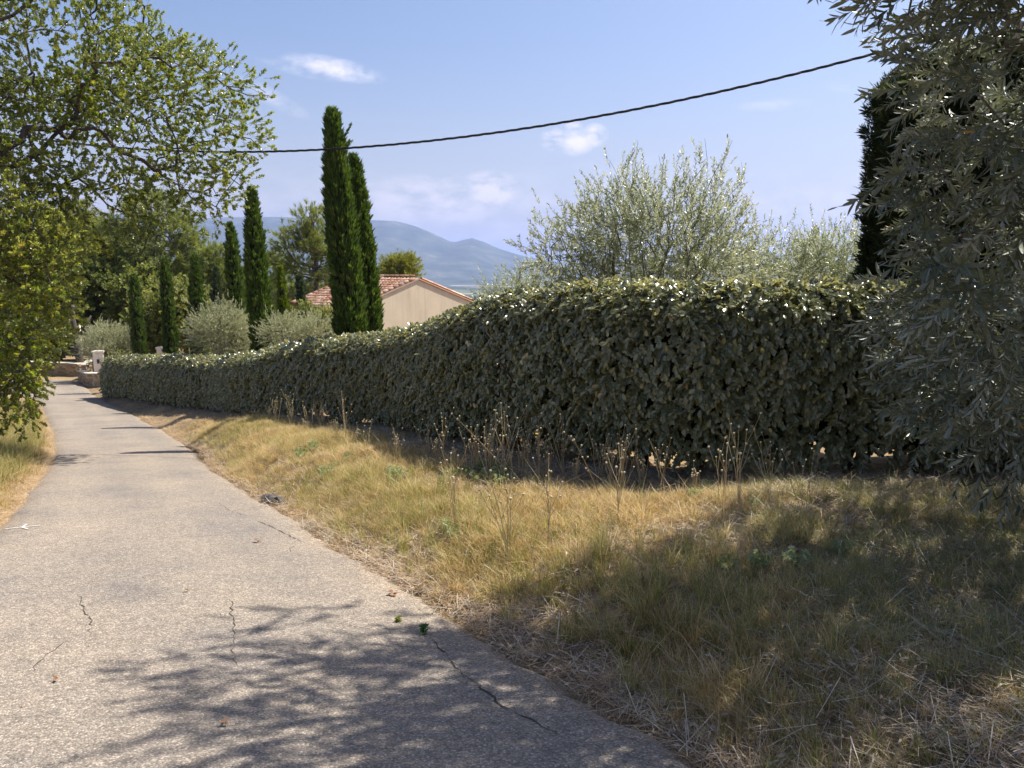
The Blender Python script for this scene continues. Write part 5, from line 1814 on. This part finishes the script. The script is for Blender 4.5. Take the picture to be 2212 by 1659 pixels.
# ------------------------------------------------------------------ pool in the garden behind the hedge
def build_pool():
    z = gz(8.0, 15.0) + .10
    root = empty('swimming_pool', (8.3, 15.2, z), 0, label='turquoise swimming pool glimpsed through the gaps low in the hedge', cat='swimming pool')
    m, N, L, P = mat_new('pool_water')
    P.inputs['Base Color'].default_value = (.08, .50, .55, 1); P.inputs['Roughness'].default_value = .08
    w = MB(); w.box(-2.3, 2.6, -1.4, 1.4, -.6, -.06); w.build('water', m, root)
    c = MB()
    c.box(-2.7, 3.0, -1.8, -1.4, -.5, .0); c.box(-2.7, 3.0, 1.4, 1.8, -.5, .0); c.box(-2.7, -2.3, -1.4, 1.4, -.5, .0); c.box(2.6, 3.0, -1.4, 1.4, -.5, .0)
    c.build('coping', M['white'], root)


build_pool()


# ------------------------------------------------------------------ verges: grass, litter, weeds
WEED = []
for k in range(4):
    V, F, mi, va = [], [], [], []
    for q in range(6):
        v_, f_, m_, a_ = make_twig(random.Random(k * 10 + q), 12, .09, leaf_geo(.022, OAKLO, .1, .1), .03, (40, 90), stem=.0015)
        az = q * 1.05; b = len(V)
        v_ = place(np.array(v_), (math.cos(az) * .8, math.sin(az) * .8, 1), (0, 0, 1), (math.cos(az) * .02, math.sin(az) * .02, .03))
        V += v_.tolist(); F += [tuple(i + b for i in t) for t in f_]; mi += m_; va += a_
    o = mesh_from('leaves', V, F, [M['clover'], M['clover']], None, mi=mi, attrs={'v': va}, link=False)
    WEED.append(o.data)


def verge():
    rng = rsd(88)
    def samp(n, y0, y1, p=1.0):
        y = y0 + (y1 - y0) * rng.random(n) ** p
        hx = np.interp(y, HYs, HXs) + .5
        rx = RXf(y)
        hx = np.where(y < 7.9, rx + 9.5, hx)
        x = rx + (hx - rx) * rng.random(n)
        return x, y
    def finish(x, y, dmin):
        d = (x - RXf(y)) * .88
        px, py = proj(np.stack([x, y, ground_z(x, y)], -1))
        ok = (px > -80) & (px < 4600) & (py < 3200) & (d > dmin)
        return ok, d
    def put(name, x, y, scl, src, upj=.15, label=None, cat='grass', yaw=True):
        n = len(x)
        z = ground_z(x, y)
        d = np.array([0, 0, 1.0]) + rng.normal(0, upj, (n, 3))
        e = frames(d, rng.normal(0, 1, (n, 3)))
        return scatter(name, np.stack([x, y, z], -1), e, scl, SRC[src], rng=rng, label=label, cat=cat)
    hx_, hy_ = HX[0][::6], HX[1][::6]
    def hedge_d(x, y):
        out = np.empty(len(x))
        for k in range(0, len(x), 4000):
            out[k:k + 4000] = np.sqrt(((x[k:k + 4000, None] - hx_) ** 2 + (y[k:k + 4000, None] - hy_) ** 2).min(1))
        inside = (x > np.interp(y, HYs, HXs)) & (y > 7.7)
        return np.where(inside, -out, out)
    # golden dry grass
    XX = []; YY = []; SS = []
    for (n, y0, y1) in ((17000, 1.6, 8), (15000, 7, 13), (11000, 12, 22), (4500, 21, 42)):
        x, y = samp(n, y0, y1)
        ok, d = finish(x, y, .05)
        hd = hedge_d(x, y)
        nz = vnoise(x, y, .9, 91)
        # shaded ground below the hedge and trees is thin of grass
        lit = sstep((hd - .35) / .8)
        right = sstep((x - (y * .30 - .2)) / 1.2) * (y < 8.2)
        dens = np.clip((nz - .22) * 1.6, .10, 1) * (.12 + .88 * lit) * (1 - .62 * right)
        dens *= .45 + .55 * sstep((d - .05) / .35)
        dens *= 1 - .7 * sstep((y - 18.5) / 3)
        ok &= rng.random(n) < dens
        XX.append(x[ok]); YY.append(y[ok])
        s = (1 - .4 * sstep((y - 18.5) / 3)) * (.35 + .60 * vnoise(x, y, .8, 92) + .45 * vnoise(x, y, 3.2, 97) + .25 * rng.random(n)) * (.55 + .45 * lit) * (.75 + .25 * sstep(d / .5))
        s = s * (1 - .48 * right) * .92
        SS.append(s[ok])
    put('dry_grass', np.concatenate(XX), np.concatenate(YY), np.concatenate(SS), 'strawtuft', .2, 'golden dry grass covering the bank between lane and hedge')
    # longer green grass in patches
    XX = []; YY = []; SS = []
    for (n, y0, y1) in ((11000, 1.6, 8), (5200, 7, 13), (3000, 12, 20)):
        x, y = samp(n, y0, y1)
        ok, d = finish(x, y, .12)
        hd = hedge_d(x, y)
        nz = vnoise(x + 7, y, .75, 93)
        band = np.exp(-((d - .75) / .55) ** 2) * sstep((y - 3.2) / 1) * (1 - sstep((y - 9) / 2))
        rt0 = sstep((x - (y * .26 - .4)) / 1.5) * (y < 8.2)
        dens = np.clip((nz - .56) * 2.6, 0, 1) * .6 + .5 * band + .07 + .18 * rt0 + .5 * np.exp(-((d - .5) / .5) ** 2) * (y > 13)
        dens *= sstep((hd - .5) / .7)
        ok &= rng.random(n) < dens
        XX.append(x[ok]); YY.append(y[ok]); rt_ = sstep((x - (y * .30 - .2)) / 1.2) * (y < 8.2); SS.append(((.38 + .50 * rng.random(n) + .22 * band) * (1 - .35 * rt_))[ok])
    put('long_grass', np.concatenate(XX), np.concatenate(YY), np.concatenate(SS), 'greentuft', .22, 'longer green grass growing in patches near the lane edge')
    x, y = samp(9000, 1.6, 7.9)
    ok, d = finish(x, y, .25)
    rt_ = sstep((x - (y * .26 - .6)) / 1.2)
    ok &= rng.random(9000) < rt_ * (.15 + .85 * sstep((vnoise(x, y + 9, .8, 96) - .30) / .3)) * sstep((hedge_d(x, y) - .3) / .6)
    put('shade_toned_grass', x[ok], y[ok], rng.uniform(.5, 1.0, int(ok.sum())), 'cooltuft', .25, 'green grass tufts at the right with the tree shade toned into their colour')
    # litter of dead leaves
    XX = []; YY = []
    for (n, y0, y1) in ((17000, 1.6, 8.4), (5500, 8, 20), (2500, 18, 42)):
        x, y = samp(n, y0, y1)
        ok, d = finish(x, y, -.12)
        hd = hedge_d(x, y)
        right = sstep((x - (y * .26 - .4)) / 1.5) * (y < 8.4)
        dens = .16 + 1.0 * right * (.35 + .65 * vnoise(x, y, 1.3, 94)) + .75 * np.exp(-((d - .12) / .22) ** 2) + .6 * np.exp(-(hd / .7) ** 2)
        ok &= rng.random(n) < dens
        XX.append(x[ok]); YY.append(y[ok])
    x = np.concatenate(XX); y = np.concatenate(YY)
    put('leaf_litter', x, y, rng.uniform(.8, 1.4, len(x)), 'litter', .08, 'brown and grey fallen olive leaves under the trees at the right', 'leaf litter')
    # russet needles along both edges of the lane
    x = []; y = []
    yy = rng.uniform(2, 30, 2600); dd = np.abs(rng.normal(0, .22, 2600)) - .06
    x.append(RXf(yy) + dd + .03); y.append(yy)
    yy = rng.uniform(7, 24, 2600); dd = np.abs(rng.normal(0, .45, 2600)) - .10
    x.append(LXf(yy) - dd); y.append(yy)
    x = np.concatenate(x); y = np.concatenate(y)
    put('fallen_needles', x, y, rng.uniform(.6, 1.1, len(x)), 'russet', .05, 'russet fallen needles lying along the edges of the lane', 'fallen needles')
    n = 420
    yy = 1.8 + 22 * rng.random(n) ** 1.6; q = rng.random(n)
    xr = np.where(q < .7, RXf(yy) - np.abs(rng.normal(0, .30, n)), LXf(yy) + (RXf(yy) - LXf(yy)) * rng.random(n))
    zz = np.array([road_z(a_, b_) for a_, b_ in zip(xr, yy)]) + .004
    V = []; F = []; va = []
    for a_, b_, c_ in zip(xr, yy, zz):
        r1 = rng.uniform(.004, .010); k = len(V); th = rng.uniform(0, 6.28)
        for m_ in range(4): V.append((a_ + math.cos(th + m_ * 1.57) * r1 * rng.uniform(.6, 1.2), b_ + math.sin(th + m_ * 1.57) * r1 * rng.uniform(.6, 1.2), c_))
        V.append((a_, b_, c_ + r1 * .9)); F += [(k + m_, k + (m_ + 1) % 4, k + 4) for m_ in range(4)]; va += [rng.random()] * 5
    mesh_from('grit', V, F, M['stone'], None, attrs={'v': va}, kind='stuff', label='loose grit and crumbs scattered on the lane surface', cat='grit')
    # left verge
    n = 5200
    yy = rng.uniform(7, 32, n); dd = .15 + rng.gamma(1.6, .8, n)
    x = LXf(yy) - dd; 
    nz = vnoise(x, yy, .9, 95)
    ok = rng.random(n) < (.25 + .75 * nz) * sstep((dd - .1) / .5)
    put('verge_grass', x[ok], yy[ok], (.8 + .9 * rng.random(n))[ok], 'greentuft', .25, 'green and straw coloured grass along the left verge')
    ok2 = rng.random(n) < .45
    put('verge_straw', x[ok2] + .1, yy[ok2], (.7 + .5 * rng.random(n))[ok2], 'strawtuft', .25, 'dry straw at the foot of the left verge')
    # low weeds
    spots = [(735, 1015, 30), (655, 985, 24), (820, 1050, 16), (850, 1030, 12), (1000, 1035, 40), (1060, 1030, 40), (1110, 1040, 30), (1500, 1070, 6), (1640, 1095, 8), (1560, 1240, 5), (1790, 1200, 7), (985, 1160, 10)]
    for k, (px, py, c) in enumerate(spots):
        h_ = hit(px, py)
        for q in range(max(2, c // 6)):
            x = h_[0] + rng.normal(0, .16); y = h_[1] + rng.normal(0, .2)
            root = empty('weed', (x, y, gz(x, y)), rng.uniform(0, 6.28), label='low pale green leafy weed in the dry grass of the bank', cat='weed', group='low grey green weeds in the dry grass')
            f = rng.uniform(.6, 1.15); root.scale = (f, f, f)
            share('leaves', WEED[q % 4], root)


verge()


# ------------------------------------------------------------------ dry flower stalks along the crest of the bank
def stalk_kind(r, h, nst, headr=.0095, spread=.35):
    stems = MB(); heads = MB()
    for k in range(nst):
        az = r.uniform(0, 6.28); tl = r.uniform(.05, spread)
        d = Vector((math.cos(az) * tl, math.sin(az) * tl, 1)).normalized()
        hh = h * r.uniform(.6, 1.05); p = Vector((r.gauss(0, .012), r.gauss(0, .012), -.02)); pts = [p]
        fork = r.uniform(.45, .7)
        seg = 6
        for s in range(1, seg + 1):
            d = (d + Vector((r.gauss(0, .06), r.gauss(0, .06), .02))).normalized()
            p = p + d * hh / seg; pts.append(p)
            if s >= 3 and s < seg and r.random() < .75:
                a2 = r.uniform(0, 6.28); dd = (d + Vector((math.cos(a2), math.sin(a2), .2)) * r.uniform(.35, .7)).normalized()
                ln = hh * r.uniform(.2, .42); q = [p, p + dd * ln * .5 + Vector((0, 0, .01)), p + dd * ln + Vector((0, 0, .05))]
                stems.tube(q, [.0024, .002, .0016], 3, False)
                ball(heads, q[-1], headr * r.uniform(.6, 1.1))
        stems.tube(pts, [.0036 - .0002 * s for s in range(len(pts))], 3, False)
        ball(heads, pts[-1], headr * r.uniform(.8, 1.3))
    return stems, heads


def ball(mb, c, r_):
    V = []; F = []
    V.append((c[0], c[1], c[2] + r_)); 
    for (z, rr) in ((.5, .87), (-.5, .87)):
        for k in range(6):
            a = k * math.pi / 3 + (z > 0) * .5
            V.append((c[0] + math.cos(a) * rr * r_, c[1] + math.sin(a) * rr * r_, c[2] + z * r_))
    V.append((c[0], c[1], c[2] - r_))
    for k in range(6):
        k2 = (k + 1) % 6
        F += [(0, 1 + k, 1 + k2), (1 + k, 7 + k, 7 + k2, 1 + k2), (7 + k, 13, 7 + k2)]
    mb.add(V, F)


M['stalk'] = leafmat('dry_stalk', [(0, (.34, .27, .15)), (.5, (.50, .41, .24)), (1, (.62, .50, .32))], None, .6, .1)
M['head'] = leafmat('dry_seed_head', [(0, (.45, .38, .24)), (.5, (.62, .55, .40)), (1, (.74, .70, .58))], None, .7, .15)
M['yellow'] = simple('yellow_petal', (.75, .62, .04), .6, .1)
kinds = []
for k in range(6):
    r = random.Random(k + 60)
    s_, h_ = stalk_kind(r, (.46, .58, .40, .66, .34, .52)[k], (7, 5, 8, 4, 6, 3)[k])
    kinds.append((s_, h_))
protos = []
for k, (s_, h_) in enumerate(kinds):
    so = s_.build('stem', M['stalk'], None, False); ho = h_.build('seed_head', M['head'], None, False)
    protos.append((so.data, ho.data)); bpy.data.objects.remove(so); bpy.data.objects.remove(ho)
rg = random.Random(4)
spots = [(585, 915), (602, 918), (628, 925), (640, 925), (655, 925), (672, 928), (684, 930), (700, 935), (722, 945), (742, 955), (770, 965), (800, 985), (865, 1005), (925, 1000), (945, 1010), (962, 1008),
         (980, 1015), (1010, 1020), (1035, 1022), (1050, 1025), (1068, 1020), (1085, 1028), (1100, 1025), (1122, 1022), (1140, 1030), (1165, 1030), (1185, 1035), (1215, 1040), (1250, 1035),
         (1290, 1042), (1322, 1045), (1350, 1050), (1392, 1055), (1440, 1065), (1500, 1070), (1560, 1085), (1600, 1120), (1330, 1120), (1180, 1190), (985, 1150), (1095, 1230), (1660, 1100), (1740, 1150)]
for k, (px, py) in enumerate(spots):
    p = hit(px + rg.uniform(-6, 6), py + rg.uniform(-6, 10))
    kk = k % 6 if k < 36 else 3
    sme, hme = protos[kk]
    root = empty('dry_wildflower', (p[0], p[1], p[2]), rg.uniform(0, 6.28), label='dry branching wildflower stalks with small round seed heads in the grass bank', cat='wildflower', group='dry wildflower stalks on the bank')
    sc_ = rg.uniform(.75, 1.15); root.scale = (sc_, sc_, sc_)
    share('stem', sme, root); share('seed_head', hme, root)
# one long leaning stalk, one upright with pink tips, one with a yellow flower
def special(name, label, foot, tip, bow, rad_=.0058, flower=None):
    f = hit(*foot); t = at(tip[0], tip[1], f[1] - .1)
    r = random.Random(int(foot[0]))
    P = [Vector(f) * (1 - s / 9) + Vector(t) * (s / 9) + Vector((bow * math.sin(s / 9 * math.pi), 0, .06 * math.sin(s / 9 * math.pi))) for s in range(10)]
    root = empty(name, tuple(P[0]), 0, label=label, cat='wildflower')
    Q = [p - P[0] for p in P]
    m = MB(); m.tube(Q, [rad_ * (1 - s * .07) for s in range(10)], 5, False)
    hd = MB()
    for s in range(2, 10):
        a = r.uniform(0, 6.28); e = Q[s] + Vector((math.cos(a) * .03, math.sin(a) * .03, .035))
        if s % 2 == 0:
            e = Q[s] + Vector((math.cos(a) * .12, math.sin(a) * .1, .12)); 
        m.tube([Q[s], e], [.0018, .0012], 3, False); ball(hd, e, .010)
    m.build('stem', M['stalk'], root)
    if flower is None:
        ball(hd, Q[-1], .011); hd.build('seed_head', M['head'], root)
    else:
        fl = MB()
        for q in range(12):
            a = q * math.pi / 6; c = Q[-1]
            fl.add([(c.x, c.y, c.z), (c.x + math.cos(a - .2) * .018, c.y + math.sin(a - .2) * .018, c.z + .008), (c.x + math.cos(a) * .024, c.y + math.sin(a) * .024, c.z + .006), (c.x + math.cos(a + .2) * .018, c.y + math.sin(a + .2) * .018, c.z + .008)], [(0, 1, 2, 3)])
        ball(fl, Q[-1] + Vector((0, 0, .002)), .009)
        fl.build('petals', M['yellow'], root)
        hd.build('bud', M['head'], root)
special('leaning_stalk', 'long bare stalk leaning left across the dark hedge face', (1112, 1035), (988, 905), -.05)
special('leaning_stalk', 'upright bare stalk with a pinkish tip in front of the hedge', (1110, 1035), (1073, 893), .02)
special('yellow_flower', 'thin weed carrying the single open yellow flower', (1165, 1035), (1160, 938), 0, .003, True)
special('leaning_stalk', 'thin stalk leaning left at the lit edge of the bank near the hedge', (1300, 1080), (1240, 950), -.02)


# ------------------------------------------------------------------ small things on the lane
def small_leaf(px, py, label, s=.05, seed=0):
    x, y = ground_px(px, py); r = random.Random(seed)
    V = []; F = []
    for k in range(5):
        az = r.uniform(0, 6.28)
        lv, lf = leaf_geo(s * r.uniform(.6, 1.1), OAKLO if k % 2 else [(0, 0), (.5, .008), (1, 0)], r.uniform(-.3, .3), .4)
        P = place(lv, (math.cos(az), math.sin(az), r.uniform(.0, .35)), (0, 0, 1), (0, 0, .006 + .002 * k))
        b = len(V); V += P.tolist(); F += [tuple(i + b for i in q) for q in lf]
    o = mesh_from('fallen_leaf', V, F, M['deadleaf'], None)
    o.location = (x, y, road_z(x, y) + .004)
    tag(o, label, 'dead leaf')


small_leaf(557, 1178, 'brown curled dead leaf lying alone in the sunlit middle of the lane', .055, 1)
small_leaf(848, 1292, 'brown dead leaf near the top edge of the tree shadow on the lane', .05, 2)
small_leaf(405, 1290, 'tiny dark leaf crumb at the middle of the lane left of the shadow', .018, 3)
small_leaf(120, 1485, 'tiny dark leaf crumb near the lower left of the lane', .018, 4)
small_leaf(487, 1585, 'tiny brown leaf at the bottom of the lane in the shadow', .02, 5)
x, y = ground_px(915, 1377)
rng_ = rsd(3)
V, F, mi, va = make_twig(random.Random(8), 18, .045, leaf_geo(.018, OAKLO, .1, .1), .03, (30, 95), stem=.002)
o = mesh_from('crack_weed', V, F, [simple('fresh_weed', (.13, .20, .06), .6, .3), M['stem']], None, mi=mi)
o.location = (x, y, road_z(x, y)); tag(o, 'small green weed sprouting from the crack in the lane', 'weed')
x, y = ground_px(861, 1350)
V, F, mi, va = make_twig(random.Random(9), 10, .02, leaf_geo(.014, OAKLO, .1, .1), .03, (40, 100), stem=.0015)
o = mesh_from('crack_weed', V, F, [M['green'], M['stem']], None, mi=mi, attrs={'v': va})
o.location = (x, y, road_z(x, y)); tag(o, 'flat dull weed in the crack just before the green weed', 'weed')
# broken piece of asphalt at the edge
h_ = hit(603, 1085)
mb = MB(); r = random.Random(2)
V = []; F = []
n = 9
for i in range(n):
    for j in range(4):
        t = i / (n - 1)
        V.append(((t - .5) * .62, (j / 3 - .5) * .20 + r.gauss(0, .012), (.055 + r.gauss(0, .014)) * (1 if 0 < j < 3 else .15) * math.sin(math.pi * (.08 + .84 * t)) ** .5))
for i in range(n - 1):
    for j in range(3): F.append((i * 4 + j, (i + 1) * 4 + j, (i + 1) * 4 + j + 1, i * 4 + j + 1))
o = mesh_from('asphalt_chunk', V, F, simple('old_dark_asphalt', (.07, .065, .065), .95, .5, 30, .8), None)
o.location = (h_[0] - .02, h_[1], h_[2] + .02); o.rotation_euler = (0, 0, -.75)
tag(o, 'dark broken lump of old asphalt at the right edge of the lane', 'asphalt lump')


# ------------------------------------------------------------------ air
def haze():
    m = bpy.data.materials.new('thin_haze'); m.use_nodes = True
    N, L = m.node_tree.nodes, m.node_tree.links
    N.clear()
    out = N.new('ShaderNodeOutputMaterial'); pv = N.new('ShaderNodeVolumePrincipled')
    pv.inputs['Color'].default_value = (.43, .545, 1.0, 1)
    pv.inputs['Density'].default_value = 0.70e-4
    pv.inputs['Anisotropy'].default_value = 0.3
    L.new(pv.outputs[0], out.inputs['Volume'])
    mb = MB(); mb.box(-46000, 46000, -46000, 46000, -140, 900)
    o = mb.build('haze', m, None)
    tag(o, 'thin blue haze lying over the valley', None, None, 'stuff')


haze()
